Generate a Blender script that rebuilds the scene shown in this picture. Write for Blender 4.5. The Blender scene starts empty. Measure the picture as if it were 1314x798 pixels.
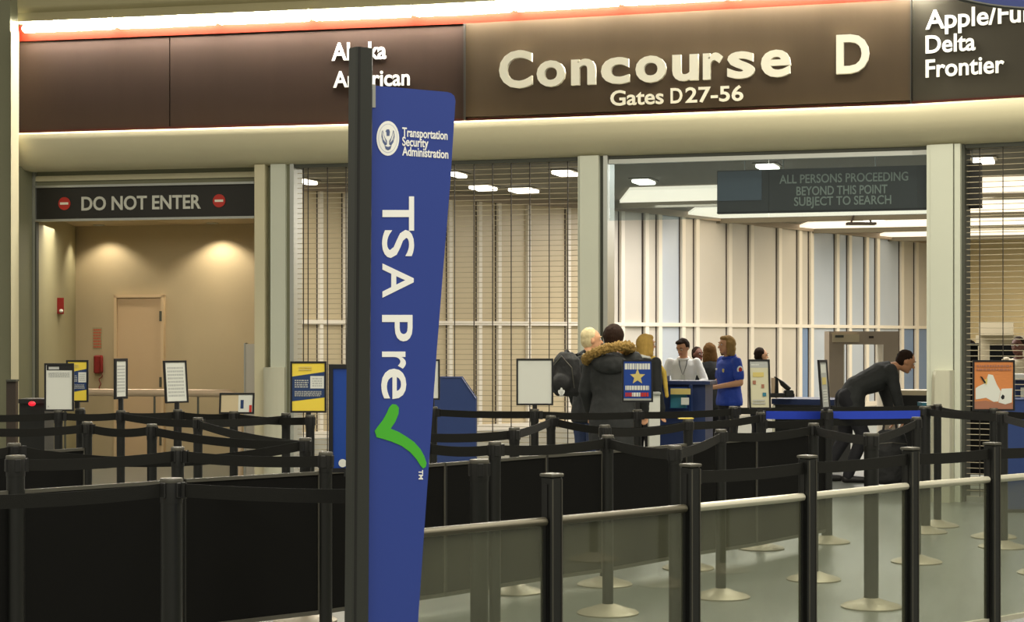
import bpy, bmesh, math, random
from mathutils import Vector, Matrix
random.seed(7)
PI = math.pi
SC = bpy.context.scene
COL = SC.collection

# ------------------------------------------------------------------ camera
F, CX, HY, EYE = 2300.0, 657.0, 432.0, 1.6      # focal length in px, centre column, horizon row, eye height
cam_d = bpy.data.cameras.new('camera')
cam_d.sensor_fit = 'HORIZONTAL'
cam_d.sensor_width = 36.0
cam_d.lens = 36.0 * F / 1314.0
cam_d.shift_y = (HY - 399.0) / 1314.0
cam_d.clip_start = 0.1
cam_d.clip_end = 300
cam = bpy.data.objects.new('camera', cam_d)
cam.location = (0, 0, EYE)
cam.rotation_euler = (PI / 2, 0, 0)
COL.objects.link(cam)
SC.camera = cam

# ------------------------------------------------------------------ world, exposure, large lights
SC.view_settings.view_transform = 'Standard'
SC.view_settings.look = 'None'
SC.view_settings.gamma = 1.0
SC.view_settings.exposure = 0.0
SC.view_settings.use_curve_mapping = False
wd = bpy.data.worlds.new('hall_ambient')
SC.world = wd
wd.use_nodes = True
wd.node_tree.nodes['Background'].inputs[0].default_value = (1.0, 0.93, 0.76, 1)
wd.node_tree.nodes['Background'].inputs[1].default_value = 0.42


def area(name, loc, size, power, color, rot=(0, 0, 0), spread=PI):
    l = bpy.data.lights.new(name, 'AREA')
    l.shape = 'RECTANGLE'
    l.size, l.size_y = size
    l.energy = power
    l.color = color
    l.spread = spread
    o = bpy.data.objects.new(name, l)
    o.location = loc
    o.rotation_euler = rot
    COL.objects.link(o)
    return o


area('hall_ceiling_light', (-4, 7, 7.5), (5, 3), 460, (1.0, 0.93, 0.76))
area('hall_ceiling_light', (5, 8, 7.5), (5, 3), 640, (1.0, 0.93, 0.76))
area('hall_ceiling_light', (0, 0, 7.5), (6, 3), 700, (1.0, 0.95, 0.82))
area('queue_ceiling_light', (3.5, 14, 7.2), (3, 2), 300, (1.0, 0.93, 0.76))
area('concourse_light', (-3, 25.5, 3.9), (6, 2.5), 230, (1.0, 0.93, 0.80))
area('concourse_light', (4.5, 24.0, 3.9), (6, 2.5), 300, (1.0, 0.96, 0.89))
area('concourse_light', (6.0, 31.0, 3.9), (7, 3), 430, (1.0, 0.96, 0.92))
area('concourse_light', (12.5, 37.0, 3.9), (7, 4), 560, (1.0, 0.93, 0.80))

# ------------------------------------------------------------------ geometry helpers


def s_of(table, px):
    for (a, sa), (b, sb) in zip(table[:-1], table[1:]):
        if px <= b or (b, sb) == table[-1]:
            return sa + (sb - sa) * (px - a) / (b - a)


WALL = [(24, 114.5), (597, 121.4), (1170, 130.8), (1314, 134.5)]     # scale (px per metre) of the header wall along its curve


def P(px, s, y=None, h=None):
    """a point seen at column px where one metre covers s pixels"""
    if h is None:
        h = EYE - (y - HY) / s if y is not None else 0.0
    return Vector(((px - CX) / s, F / s, h))


def wall_n(px):
    pts = [t[0] for t in WALL]
    k = 0 if px < pts[1] else (1 if px < pts[2] else 2)
    a, b = P(*WALL[k]), P(*WALL[k + 1])
    d = (b - a).normalized()
    return Vector((d.y, -d.x, 0)) if d.x > 0 else Vector((-d.y, d.x, 0))


def Wp(px, h, d=0.0):
    """point of the header wall at column px, height h, d metres in front of it"""
    p = P(px, s_of(WALL, px), h=h)
    return p + wall_n(px) * d


def Wh(px, y):
    return EYE - (y - HY) / s_of(WALL, px)


class MB:
    def __init__(self):
        self.v, self.f = [], []

    def quad(self, *pts):
        n = len(self.v)
        self.v += [Vector(p) for p in pts]
        self.f.append(tuple(range(n, n + len(pts))))
        return self

    def hexa(self, b, t):
        n = len(self.v)
        self.v += [Vector(p) for p in b] + [Vector(p) for p in t]
        k = len(b)
        self.f.append(tuple(n + i for i in reversed(range(k))))
        self.f.append(tuple(n + k + i for i in range(k)))
        for i in range(k):
            j = (i + 1) % k
            self.f.append((n + i, n + j, n + k + j, n + k + i))
        return self

    def box(self, c, s, rz=0.0, bev=0.0):
        c = Vector(c)
        hx, hy, hz = s[0] / 2, s[1] / 2, s[2] / 2
        R = Matrix.Rotation(rz, 3, 'Z')
        if bev <= 0:
            ring = [(-hx, -hy), (hx, -hy), (hx, hy), (-hx, hy)]
            self.hexa([c + R @ Vector((x, y, -hz)) for x, y in ring], [c + R @ Vector((x, y, hz)) for x, y in ring])
        else:
            b = bev
            def ring(k):
                q = []
                for sx, sy, o in ((-1, -1, 0), (1, -1, 1), (1, 1, 0), (-1, 1, 1)):
                    p1 = (sx * (hx - k), sy * (hy - k - b)); p2 = (sx * (hx - k - b), sy * (hy - k))
                    q += [p1, p2] if o == 0 else [p2, p1]
                return q
            zs = [(-hz, b), (-hz + b, 0), (hz - b, 0), (hz, b)]
            self.rings([[c + R @ Vector((x, y, z)) for x, y in ring(k * .999)] for z, k in zs])
        return self

    def rings(self, rs, cap=True, closed=True):
        n = len(self.v)
        k = len(rs[0])
        for r in rs:
            self.v += [Vector(p) for p in r]
        m = k if closed else k - 1
        for a in range(len(rs) - 1):
            for i in range(m):
                j = (i + 1) % k
                self.f.append((n + a * k + i, n + a * k + j, n + (a + 1) * k + j, n + (a + 1) * k + i))
        if cap:
            self.f.append(tuple(n + i for i in reversed(range(k))))
            self.f.append(tuple(n + (len(rs) - 1) * k + i for i in range(k)))
        return self

    def tube(self, pts, r, n=12, cap=True):
        pts = [Vector(p) for p in pts]
        rad = r if isinstance(r, (list, tuple)) else [r] * len(pts)
        rs = []
        side = None
        for i, p in enumerate(pts):
            t = (pts[min(i + 1, len(pts) - 1)] - pts[max(i - 1, 0)]).normalized()
            if side is None:
                side = t.cross(Vector((0, 0, 1)) if abs(t.z) < .9 else Vector((1, 0, 0))).normalized()
            side = (side - t * side.dot(t)).normalized()
            up = side.cross(t).normalized()
            rs.append([p + (side * math.cos(a) + up * math.sin(a)) * rad[i] for a in [2 * PI * k / n for k in range(n)]])
        return self.rings(rs, cap)

    def lathe(self, prof, c=(0, 0, 0), n=24):
        c = Vector(c)
        return self.rings([[c + Vector((r * math.cos(2 * PI * k / n), r * math.sin(2 * PI * k / n), z)) for k in range(n)] for r, z in prof])

    def ell(self, c, r, n=14, m=9, M=None):
        c = Vector(c)
        M = M or Matrix.Identity(3)
        rs = []
        for i in range(m + 1):
            a = -PI / 2 + PI * (0.02 + .96 * i / m)
            rs.append([c + M @ Vector((r[0] * math.cos(a) * math.cos(2 * PI * k / n), r[1] * math.cos(a) * math.sin(2 * PI * k / n), r[2] * math.sin(a))) for k in range(n)])
        return self.rings(rs)

    def slab(self, pts, nrm, t):
        """flat polygon pts given a thickness t along nrm"""
        pts = [Vector(p) for p in pts]
        nrm = Vector(nrm)
        return self.hexa(pts, [p + nrm * t for p in pts])

    def add(self, vf):
        n = len(self.v)
        self.v += [Vector(p) for p in vf[0]]
        self.f += [tuple(n + i for i in f) for f in vf[1]]
        return self


def abs_loc(o):
    p = Vector((0, 0, 0))
    while o is not None:
        p += o.location
        o = o.parent
    return p


def obj(name, mb, mat, parent=None, smooth=False, local=False, struct=False, stuff=False):
    me = bpy.data.meshes.new(name)
    off = Vector((0, 0, 0)) if (local or parent is None) else abs_loc(parent)
    me.from_pydata([tuple(v - off) for v in mb.v], [], mb.f)
    bm = bmesh.new()
    bm.from_mesh(me)
    bmesh.ops.recalc_face_normals(bm, faces=bm.faces)
    bm.to_mesh(me)
    bm.free()
    if mat:
        me.materials.append(mat)
    if smooth:
        for p in me.polygons:
            p.use_smooth = True
        try:
            me.set_sharp_from_angle(angle=math.radians(40))
        except Exception:
            pass
    o = bpy.data.objects.new(name, me)
    COL.objects.link(o)
    if parent:
        o.parent = parent
    if struct:
        o['kind'] = 'structure'
    if stuff:
        o['kind'] = 'stuff'
    return o


def tag(o, label, cat, group=None):
    o['label'] = label
    o['category'] = cat
    if group:
        o['group'] = group
    return o


def thing(name, label, cat, loc=(0, 0, 0), rz=0.0, group=None):
    o = bpy.data.objects.new(name, None)
    o.empty_display_size = .2
    COL.objects.link(o)
    o.location = loc
    o.rotation_euler = (0, 0, rz)
    return tag(o, label, cat, group)


def struct_root(name, loc=(0, 0, 0)):
    o = bpy.data.objects.new(name, None)
    COL.objects.link(o)
    o.location = loc
    o['kind'] = 'structure'
    return o


def dup(root, loc, rz, label, group):
    r = root.copy()
    COL.objects.link(r)
    r.location = loc
    r.rotation_euler = (0, 0, rz)
    r['label'] = label
    if group:
        r['group'] = group
    for ch in list(root.children):
        c = ch.copy()
        COL.objects.link(c)
        c.parent = r
        for g in ch.children:
            d = g.copy()
            COL.objects.link(d)
            d.parent = c
    return r


# ------------------------------------------------------------------ materials


def srgb(r, g, b):
    f = lambda c: (c / 255 / 12.92) if c / 255 <= .04045 else ((c / 255 + .055) / 1.055) ** 2.4
    return (f(r), f(g), f(b), 1)


def mat(name, rgb, rough=.6, metal=0.0, noise=0.0, nscale=8.0, bump=0.0, bscale=60.0, emit=0.0, spec=.5, stretch=None, coat=0.0):
    m = bpy.data.materials.new(name)
    m.use_nodes = True
    nt = m.node_tree
    b = nt.nodes['Principled BSDF']
    c = srgb(*rgb)
    b.inputs['Base Color'].default_value = c
    b.inputs['Roughness'].default_value = rough
    b.inputs['Metallic'].default_value = metal
    b.inputs['Specular IOR Level'].default_value = spec
    b.inputs['Coat Weight'].default_value = coat
    if noise > 0 or bump > 0:
        tc = nt.nodes.new('ShaderNodeTexCoord')
        mp = nt.nodes.new('ShaderNodeMapping')
        nt.links.new(tc.outputs['Object'], mp.inputs['Vector'])
        if stretch:
            mp.inputs['Scale'].default_value = stretch
        nz = nt.nodes.new('ShaderNodeTexNoise')
        nz.inputs['Scale'].default_value = nscale
        nz.inputs['Detail'].default_value = 5
        nt.links.new(mp.outputs['Vector'], nz.inputs['Vector'])
        mx = nt.nodes.new('ShaderNodeMixRGB')
        mx.inputs['Color1'].default_value = tuple(max(0, v * (1 - noise)) for v in c[:3]) + (1,)
        mx.inputs['Color2'].default_value = tuple(min(1, v * (1 + noise)) for v in c[:3]) + (1,)
        nt.links.new(nz.outputs['Fac'], mx.inputs['Fac'])
        nt.links.new(mx.outputs['Color'], b.inputs['Base Color'])
        if bump > 0:
            n2 = nt.nodes.new('ShaderNodeTexNoise')
            n2.inputs['Scale'].default_value = bscale
            nt.links.new(mp.outputs['Vector'], n2.inputs['Vector'])
            bp = nt.nodes.new('ShaderNodeBump')
            bp.inputs['Strength'].default_value = bump
            bp.inputs['Distance'].default_value = .01
            nt.links.new(n2.outputs['Fac'], bp.inputs['Height'])
            nt.links.new(bp.outputs['Normal'], b.inputs['Normal'])
    if emit > 0:
        b.inputs['Emission Color'].default_value = c
        b.inputs['Emission Strength'].default_value = emit
    return m


def glass_mat(name, tint, haze, haze_rgb, rough=.02, ior=1.5):
    """thin sheet: fresnel gloss over see-through, with reflected light painted in as a diffuse haze"""
    m = bpy.data.materials.new(name)
    m.use_nodes = True
    nt = m.node_tree
    nt.nodes.clear()
    out = nt.nodes.new('ShaderNodeOutputMaterial')
    tr = nt.nodes.new('ShaderNodeBsdfTransparent')
    tr.inputs[0].default_value = tint
    df = nt.nodes.new('ShaderNodeBsdfDiffuse')
    df.inputs[0].default_value = srgb(*haze_rgb)
    nz = nt.nodes.new('ShaderNodeTexNoise')
    nz.inputs['Scale'].default_value = 3.0
    nz.inputs['Detail'].default_value = 6
    tc = nt.nodes.new('ShaderNodeTexCoord')
    nt.links.new(tc.outputs['Object'], nz.inputs['Vector'])
    mr = nt.nodes.new('ShaderNodeMapRange')
    mr.inputs['From Min'].default_value = .3
    mr.inputs['From Max'].default_value = .7
    mr.inputs['To Min'].default_value = haze * .7
    mr.inputs['To Max'].default_value = haze * 1.3
    nt.links.new(nz.outputs['Fac'], mr.inputs['Value'])
    m1 = nt.nodes.new('ShaderNodeMixShader')
    nt.links.new(mr.outputs['Result'], m1.inputs[0])
    nt.links.new(tr.outputs[0], m1.inputs[1])
    nt.links.new(df.outputs[0], m1.inputs[2])
    gl = nt.nodes.new('ShaderNodeBsdfGlossy')
    gl.inputs['Roughness'].default_value = rough
    fr = nt.nodes.new('ShaderNodeFresnel')
    ge = nt.nodes.new('ShaderNodeNewGeometry')
    io = nt.nodes.new('ShaderNodeMapRange')          # same reflectance on both faces of the thin sheet
    io.inputs['To Min'].default_value = ior
    io.inputs['To Max'].default_value = 1.0 / ior
    nt.links.new(ge.outputs['Backfacing'], io.inputs['Value'])
    nt.links.new(io.outputs['Result'], fr.inputs['IOR'])
    m2 = nt.nodes.new('ShaderNodeMixShader')
    nt.links.new(fr.outputs[0], m2.inputs[0])
    nt.links.new(m1.outputs[0], m2.inputs[1])
    nt.links.new(gl.outputs[0], m2.inputs[2])
    nt.links.new(m2.outputs[0], out.inputs[0])
    return m


MT = dict(
    floor=mat('terrazzo_floor', (116, 120, 114), .32, noise=.12, nscale=14, bump=.03, bscale=5),
    cream=mat('cream_enamel', (204, 196, 164), .55, noise=.03, nscale=3),
    cream_wall=mat('cream_wall_paint', (178, 170, 132), .7, noise=.05, nscale=2),
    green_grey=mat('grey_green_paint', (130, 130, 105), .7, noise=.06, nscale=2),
    pillar=mat('pale_green_column', (200, 203, 186), .5, noise=.02, nscale=3),
    pillar_dark=mat('column_shadow_gap', (70, 72, 62), .6),
    silver=mat('satin_aluminium', (190, 192, 185), .35, metal=.7),
    steel=mat('stainless_steel', (214, 212, 190), .3, metal=.35, noise=.05, nscale=30, stretch=(1, 1, .05)),
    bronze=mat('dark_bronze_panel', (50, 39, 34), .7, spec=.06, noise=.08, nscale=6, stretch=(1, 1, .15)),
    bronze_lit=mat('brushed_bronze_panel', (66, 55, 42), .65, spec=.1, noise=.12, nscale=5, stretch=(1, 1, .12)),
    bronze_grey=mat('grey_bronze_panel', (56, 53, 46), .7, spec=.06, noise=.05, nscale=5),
    red_trim=mat('lit_red_trim', (74, 20, 9), .7, spec=.05),
    red_low=mat('dark_red_lower_trim', (62, 28, 22), .6, spec=.1),
    letter=mat('ivory_letter', (240, 236, 218), .4),
    letter_white=mat('white_letter', (246, 246, 242), .4),
    letter_grey=mat('grey_letter', (206, 206, 194), .5),
    dark_sign=mat('charcoal_sign_face', (36, 34, 29), .5),
    red=mat('signal_red', (190, 48, 36), .45),
    red_dark=mat('dark_red_plastic', (128, 24, 20), .4),
    tube=mat('fluorescent_tube', (255, 250, 236), .5, emit=150.0),
    ceil_lamp=mat('backlit_ceiling_panel', (255, 240, 215), .5, emit=1.15),
    lamp=mat('ceiling_lamp_lens', (255, 248, 230), .5, emit=4.0),
    conc_ceiling=mat('concourse_ceiling', (118, 112, 96), .8, noise=.05),
    mullion=mat('cream_mullion', (236, 228, 212), .5),
    dark_brown_shade=mat('dark_brown_and_shade', (58, 48, 40), .6),  # dark brown; also paints the shaded left side of the mullions
    pane_beige=mat('beige_pane', (200, 184, 150), .35, noise=.06, nscale=1.2),
    pane_grey=mat('grey_pane', (206, 200, 188), .3, noise=.06, nscale=1.2),
    pane_blue=mat('blue_grey_pane', (186, 196, 208), .25, noise=.08, nscale=1.0),
    pane_deep=mat('deep_blue_pane', (120, 146, 182), .25, noise=.1, nscale=1.0),
    far_wall=mat('far_beige_wall', (222, 200, 152), .7, noise=.04),
    grille=mat('grille_rod', (186, 174, 146), .5, metal=.0),
    link=mat('grille_link', (60, 54, 46), .5, metal=.5),
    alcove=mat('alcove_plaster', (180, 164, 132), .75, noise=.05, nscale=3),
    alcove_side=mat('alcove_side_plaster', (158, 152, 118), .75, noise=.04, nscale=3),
    door=mat('alcove_door_paint', (194, 168, 134), .6, noise=.02),
    doorframe=mat('door_frame_paint', (204, 180, 144), .55),
    bronze_rail=mat('brushed_rail', (204, 180, 152), .3, metal=.6),
    black=mat('black_powder_coat', (16, 17, 15), .4, noise=.1, nscale=20),
    black_edge=mat('grey_metal_edge', (88, 86, 78), .45, metal=.4),  # lighter grey metal for caps, rails, zips and edge lines
    black_head=mat('black_plastic_head', (20, 20, 19), .45),
    black_panel=mat('black_panel_sheet', (9, 9, 8), .7, spec=.15, noise=.2, nscale=2),
    belt=mat('black_belt_webbing', (24, 24, 21), .8, spec=.25, noise=.1, nscale=40, bump=.2, bscale=300),
    belt_blue=mat('blue_belt_webbing', (28, 62, 190), .6, noise=.05, nscale=40),
    base=mat('brushed_base', (172, 164, 146), .45, metal=.35, noise=.05, nscale=10),
    rail_light=mat('clear_anodised_rail', (205, 202, 184), .35, metal=.5),
    rail_dark=mat('olive_anodised_rail', (88, 84, 70), .4, metal=.5),
    glass=glass_mat('barrier_glass', (.84, .87, .82, 1), .17, (130, 130, 108)),
    transom_glass=glass_mat('transom_glass', (.80, .86, .88, 1), .02, (150, 160, 165)),
    flag_blue=mat('banner_blue', (42, 64, 146), .45, noise=.03, nscale=2),
    flag_pole=mat('banner_pole_black', (44, 46, 42), .4),
    green=mat('check_green', (72, 178, 48), .45),
    emblem_blue=mat('emblem_blue_grey', (84, 98, 140), .5),
    navy=mat('navy_laminate', (34, 52, 98), .45, noise=.05),
    blue_laminate=mat('blue_laminate', (34, 56, 108), .4, noise=.04),
    frame_black=mat('black_sign_frame', (22, 22, 24), .4),
    paper=mat('white_paper', (214, 216, 208), .6),
    paper_grey=mat('grey_print', (176, 178, 175), .6),
    paper_cream=mat('cream_paper', (206, 202, 172), .6),
    yellow=mat('poster_yellow', (232, 206, 70), .5),
    poster_navy=mat('poster_navy', (26, 54, 100), .5),
    poster_blue=mat('poster_blue', (18, 62, 146), .4),
    poster_orange=mat('poster_orange', (204, 128, 70), .5, noise=.15, nscale=20, stretch=(1, 1, 6)),
    poster_brown=mat('poster_brown', (160, 108, 84), .5),
    gold=mat('badge_gold', (214, 196, 120), .4, metal=.2),
    detector=mat('detector_beige', (168, 152, 132), .5, noise=.03),
    equip=mat('equipment_beige', (214, 200, 168), .5),
    teal=mat('teal_plastic', (50, 118, 140), .4),
    skin=mat('skin_light', (214, 160, 122), .55, noise=.06, nscale=20),
    skin_tan=mat('skin_tan', (206, 150, 112), .55, noise=.06, nscale=20),
    skin_dark=mat('skin_dark', (104, 62, 46), .55, noise=.06, nscale=20),
    hair_white=mat('hair_pale', (206, 192, 150), .8, spec=.15, noise=.2, nscale=30, bump=.6, bscale=80, stretch=(1, 1, .2)),
    hair_blonde=mat('hair_blonde', (200, 162, 88), .8, spec=.15, noise=.25, nscale=30, bump=.6, bscale=80, stretch=(1, 1, .2)),
    hair_ash=mat('hair_ash_blonde', (160, 128, 78), .8, spec=.15, noise=.3, nscale=30, bump=.6, bscale=80, stretch=(1, 1, .2)),
    hair_brown=mat('hair_brown', (104, 74, 40), .8, spec=.15, noise=.3, nscale=30, bump=.6, bscale=80, stretch=(1, 1, .2)),
    hair_dark=mat('hair_dark', (44, 30, 22), .8, spec=.15, noise=.3, nscale=30, bump=.6, bscale=80, stretch=(1, 1, .2)),
    fur=mat('fur_trim', (140, 112, 56), .9, noise=.5, nscale=40, bump=1.0, bscale=70),
    coat_black=mat('coat_black', (36, 38, 38), .8, noise=.15, nscale=8, bump=.3, bscale=20),
    jacket_grey=mat('jacket_charcoal', (44, 46, 46), .8, noise=.1, nscale=8, bump=.3, bscale=20),
    shirt_white=mat('shirt_white', (236, 236, 232), .7, noise=.03, bump=.3, bscale=14),
    shirt_blue=mat('shirt_royal_blue', (30, 66, 170), .7, noise=.08, bump=.3, bscale=14),
    jeans=mat('jeans_blue', (44, 58, 92), .8, noise=.15, nscale=30),
    trousers=mat('trousers_black', (26, 26, 32), .8),
    shoe=mat('shoe_black', (24, 22, 22), .5),
    yellow_scarf=mat('scarf_yellow', (222, 188, 84), .8, noise=.1, bump=.4, bscale=30),
    pack=mat('backpack_black', (24, 25, 26), .7, bump=.3, bscale=30),
    eye=mat('eye_dark', (40, 28, 22), .3),
    lip=mat('lip_rose', (176, 92, 80), .5),
    navy_banner=mat('hanging_banner_navy', (28, 44, 104), .5),
    tie_grey=mat('lanyard_grey', (90, 92, 96), .6),
)

# text outlines -> (verts, faces) in the unit box, glyph plane XY


def glyphs(txt, weight=0.0, depth=.5, space=1.0):
    cu = bpy.data.curves.new('t', 'FONT')
    cu.body = txt
    cu.size = 1.0
    cu.offset = weight
    cu.extrude = depth
    cu.space_character = space
    cu.resolution_u = 4
    o = bpy.data.objects.new('t', cu)
    me = bpy.data.meshes.new_from_object(o)
    vs = [v.co.copy() for v in me.vertices]
    fs = [tuple(p.vertices) for p in me.polygons]
    bpy.data.objects.remove(o)
    bpy.data.curves.remove(cu)
    bpy.data.meshes.remove(me)
    return vs, fs


CAP = None


def put_text(txt, fn, depth, weight=.02, cap=True, space=1.0, fit_y=False):
    """fn(u, v, d): u 0..1 across the word, v in cap heights, d 0..1 depth; returns world point"""
    vs, fs = glyphs(txt, weight, .5, space)
    x0 = min(v.x for v in vs); x1 = max(v.x for v in vs)
    if fit_y:
        y0 = min(v.y for v in vs); y1 = max(v.y for v in vs)
    else:
        y0, y1 = -weight, .682 + weight
    mb = MB()
    mb.v = [fn((v.x - x0) / (x1 - x0), (v.y - y0) / (y1 - y0), (v.z + .5) * depth) for v in vs]
    mb.f = fs
    return mb

# ================================================================== structure
# floor
mb = MB(); mb.quad((-30, -6, 0), (32, -6, 0), (32, 60, 0), (-30, 60, 0))
mb.hexa([(-30, -6, -.2), (32, -6, -.2), (32, 60, -.2), (-30, 60, -.2)], [(-30, -6, -.001), (32, -6, -.001), (32, 60, -.001), (-30, 60, -.001)])
obj('floor', mb, MT['floor'], struct=True)


def wall_band(prof, pxs, close=True):
    """sweep a (d, h) profile along the header wall"""
    m = MB()
    rs = []
    for px in pxs:
        n = len(pxs)
        rs.append([Wp(px, h, d) for d, h in prof])
    m.rings(rs)
    return m


ALLPX = [24, 597, 1170, 1860]
# bulging soffit
prof = [(-.25, 3.862), (.16, 3.862), (.20, 3.84), (.215, 3.79), (.215, 3.73), (.19, 3.655), (.14, 3.585), (.07, 3.52), (0, 3.48), (-.06, 3.465), (-.25, 3.465)]
obj('trim_1', wall_band(prof, ALLPX), MT['cream'], smooth=True, struct=True)
# upper fascia above the lamps
prof = [(-.3, 5.10), (.10, 5.10), (.12, 5.12), (.12, 5.20), (.17, 5.235), (.18, 5.26), (.18, 6.6), (-.3, 6.6)]
obj('trim_2', wall_band(prof, [-80] + ALLPX[1:]), MT['cream_wall'], smooth=True, struct=True)
# core of the header wall
obj('wall_back', wall_band([(-.3, 3.47), (-.055, 3.47), (-.055, 6.6), (-.3, 6.6)], [-10] + ALLPX[1:]), MT['cream_wall'], struct=True)
# left pillar; light on its chamfered edge is painted in cream
m = MB()
a = P(-220, 112.5); b = P(13, 116.2); c = P(22.5, 115.6); d = P(25, 112.0); e = P(-220, 108)
m.hexa([a, b, c, d, e], [v + Vector((0, 0, 8)) for v in (a, b, c, d, e)])
obj('wall_left', m, MT['green_grey'], struct=True)
m = MB()
b2 = P(14, 116.9); c2 = P(24, 116.5); d2 = P(24.5, 112)
m.hexa([P(14, 115), b2, c2, d2], [v + Vector((0, 0, 4.97)) for v in (P(14, 115), b2, c2, d2)])
obj('trim_3', m, MT['cream'], struct=True)
# reveal of the left bay (slanted cheek)
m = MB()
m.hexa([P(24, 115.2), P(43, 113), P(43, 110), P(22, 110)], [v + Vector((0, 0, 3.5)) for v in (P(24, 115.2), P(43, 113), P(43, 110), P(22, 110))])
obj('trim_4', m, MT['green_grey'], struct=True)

# ---- concourse sign band
band = thing('concourse_sign_band', 'long bronze overhead sign band reading Concourse D with ivory raised letters', 'sign', Wp(700, 4.4))
HB, HT = 3.885, 4.90
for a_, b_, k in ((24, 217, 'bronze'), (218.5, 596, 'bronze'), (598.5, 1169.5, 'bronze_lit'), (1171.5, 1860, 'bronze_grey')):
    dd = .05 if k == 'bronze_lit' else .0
    m = MB()
    hb, ht = (HB + .03, HT - .0) if dd else (HB, HT)
    if k == 'bronze_grey':
        ht = 5.06
    m.hexa([Wp(a_, hb, dd - .04), Wp(b_, hb, dd - .04), Wp(b_, hb, dd), Wp(a_, hb, dd)], [Wp(a_, ht, dd - .04), Wp(b_, ht, dd - .04), Wp(b_, ht, dd), Wp(a_, ht, dd)])
    obj('sign_panel', m, MT[k], band)
for h0, h1, px0, px1 in ((3.862, 3.905, 24, 1860), (4.905, 5.08, 24, 1169)):
    pxs = [px0, 597] + ([1170, 1860] if px1 > 1200 else [px1])
    obj('red_trim', wall_band([(-.04, h0), (.02, h0), (.02, h1), (-.04, h1)], pxs), MT['red_low' if h0 < 4 else 'red_trim'], band)
m = MB()
for a_, b_, h0, h1 in ((597, 599.5, HB, HT), (1168.5, 1171, HB, HT)):
    m.hexa([Wp(a_, h0, -.01), Wp(b_, h0, -.01), Wp(b_, h0, .06), Wp(a_, h0, .06)], [Wp(a_, h1, -.01), Wp(b_, h1, -.01), Wp(b_, h1, .06), Wp(a_, h1, .06)])
obj('panel_edge', m, MT['dark_sign'], band)


def wall_text(txt, x0, x1, h0, cap, d0, depth, weight, mt, parent, name='letter', fit_y=False):
    fn = lambda u, v, d: Wp(x0 + (x1 - x0) * u, h0 + cap * v, d0 + d)
    return obj(name, put_text(txt, fn, depth, weight, fit_y=fit_y), MT[mt], parent)


for ch, x0, x1 in (('C', 645, 687), ('o', 693, 729), ('n', 737, 768), ('c', 775, 811), ('o', 819, 858), ('u', 866, 899), ('r', 905, 930), ('s', 936, 971), ('e', 979, 1017), ('D', 1075, 1117)):
    wall_text(ch, x0, x1, 4.19, .385, .08, .05, .028, 'letter', band)
wall_text('Gates', 785, 853, 3.972, .155, .052, .012, .018, 'letter', band, 'lettering')
wall_text('D', 862, 877, 3.972, .155, .052, .012, .018, 'letter', band, 'lettering')
wall_text('27-56', 881, 955, 3.972, .155, .052, .012, .018, 'letter', band, 'lettering')
wall_text('Alaska', 426, 496, 4.565, .19, .002, .012, .018, 'letter_white', band, 'lettering')
wall_text('American', 428, 526, 4.275, .175, .002, .012, .018, 'letter_white', band, 'lettering')
wall_text('Apple/Fur', 1188, 1326, 4.60, .185, .002, .012, .018, 'letter_white', band, 'lettering')
wall_text('Delta', 1188, 1252, 4.365, .175, .002, .012, .018, 'letter_white', band, 'lettering')
wall_text('Frontier', 1188, 1289, 4.13, .175, .002, .012, .018, 'letter_white', band, 'lettering')

# ---- fluorescent tubes above the band
first = True
ends = [(35, 154), (157, 283), (285, 403), (406, 533), (536, 662), (666, 799), (802, 935), (938, 1070), (1073, 1205)]
where = ['at the far left end', 'second from the left', 'third from the left', 'fourth from the left', 'fifth from the left', 'above the letter C', 'above the letters ncou', 'above the letters rse', 'over the letter D']
for i, (a_, b_) in enumerate(ends):
    t = thing('fluorescent_light', 'glowing white fluorescent tube above the bronze sign band, ' + where[i], 'light', Wp((a_ + b_) / 2, 5.05), group='fluorescent tubes over the sign band')
    pts = [Wp(a_ + (b_ - 1.2 - a_) * u, 5.03, .095) for u in (0, .02, .5, .98, 1)]
    obj('tube', MB().tube(pts, [.025, .044, .046, .044, .025], 12), MT['tube'], t, smooth=True)
    obj('bracket', MB().hexa([Wp(b_ + .2, 5.0, .06), Wp(b_ + 1.8, 5.0, .06), Wp(b_ + 1.8, 5.0, .18), Wp(b_ + .2, 5.0, .18)], [Wp(b_ + .2, 5.082, .06), Wp(b_ + 1.8, 5.082, .06), Wp(b_ + 1.8, 5.082, .18), Wp(b_ + .2, 5.082, .18)]), MT['cream_wall'], t)
    obj('lamp_cover', MB().hexa([Wp(a_, 5.083, .03), Wp(b_ + 1.8, 5.083, .03), Wp(b_ + 1.8, 5.083, .24), Wp(a_, 5.083, .24)], [Wp(a_, 5.098, .03), Wp(b_ + 1.8, 5.098, .03), Wp(b_ + 1.8, 5.098, .24), Wp(a_, 5.098, .24)]), MT['cream_wall'], t)

# ---- columns under the header
def pier(name, strips, ht=3.47):
    r = struct_root(name, P(strips[0][0], s_of(WALL, strips[0][0])))
    for a_, b_, d, mt in strips:
        m = MB()
        b0 = [Wp(a_, 0, -.30), Wp(b_, 0, -.30), Wp(b_, 0, d), Wp(a_, 0, d)]
        m.hexa(b0, [v + Vector((0, 0, ht)) for v in b0])
        obj('column_face', m, MT[mt], r)
    return r


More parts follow.
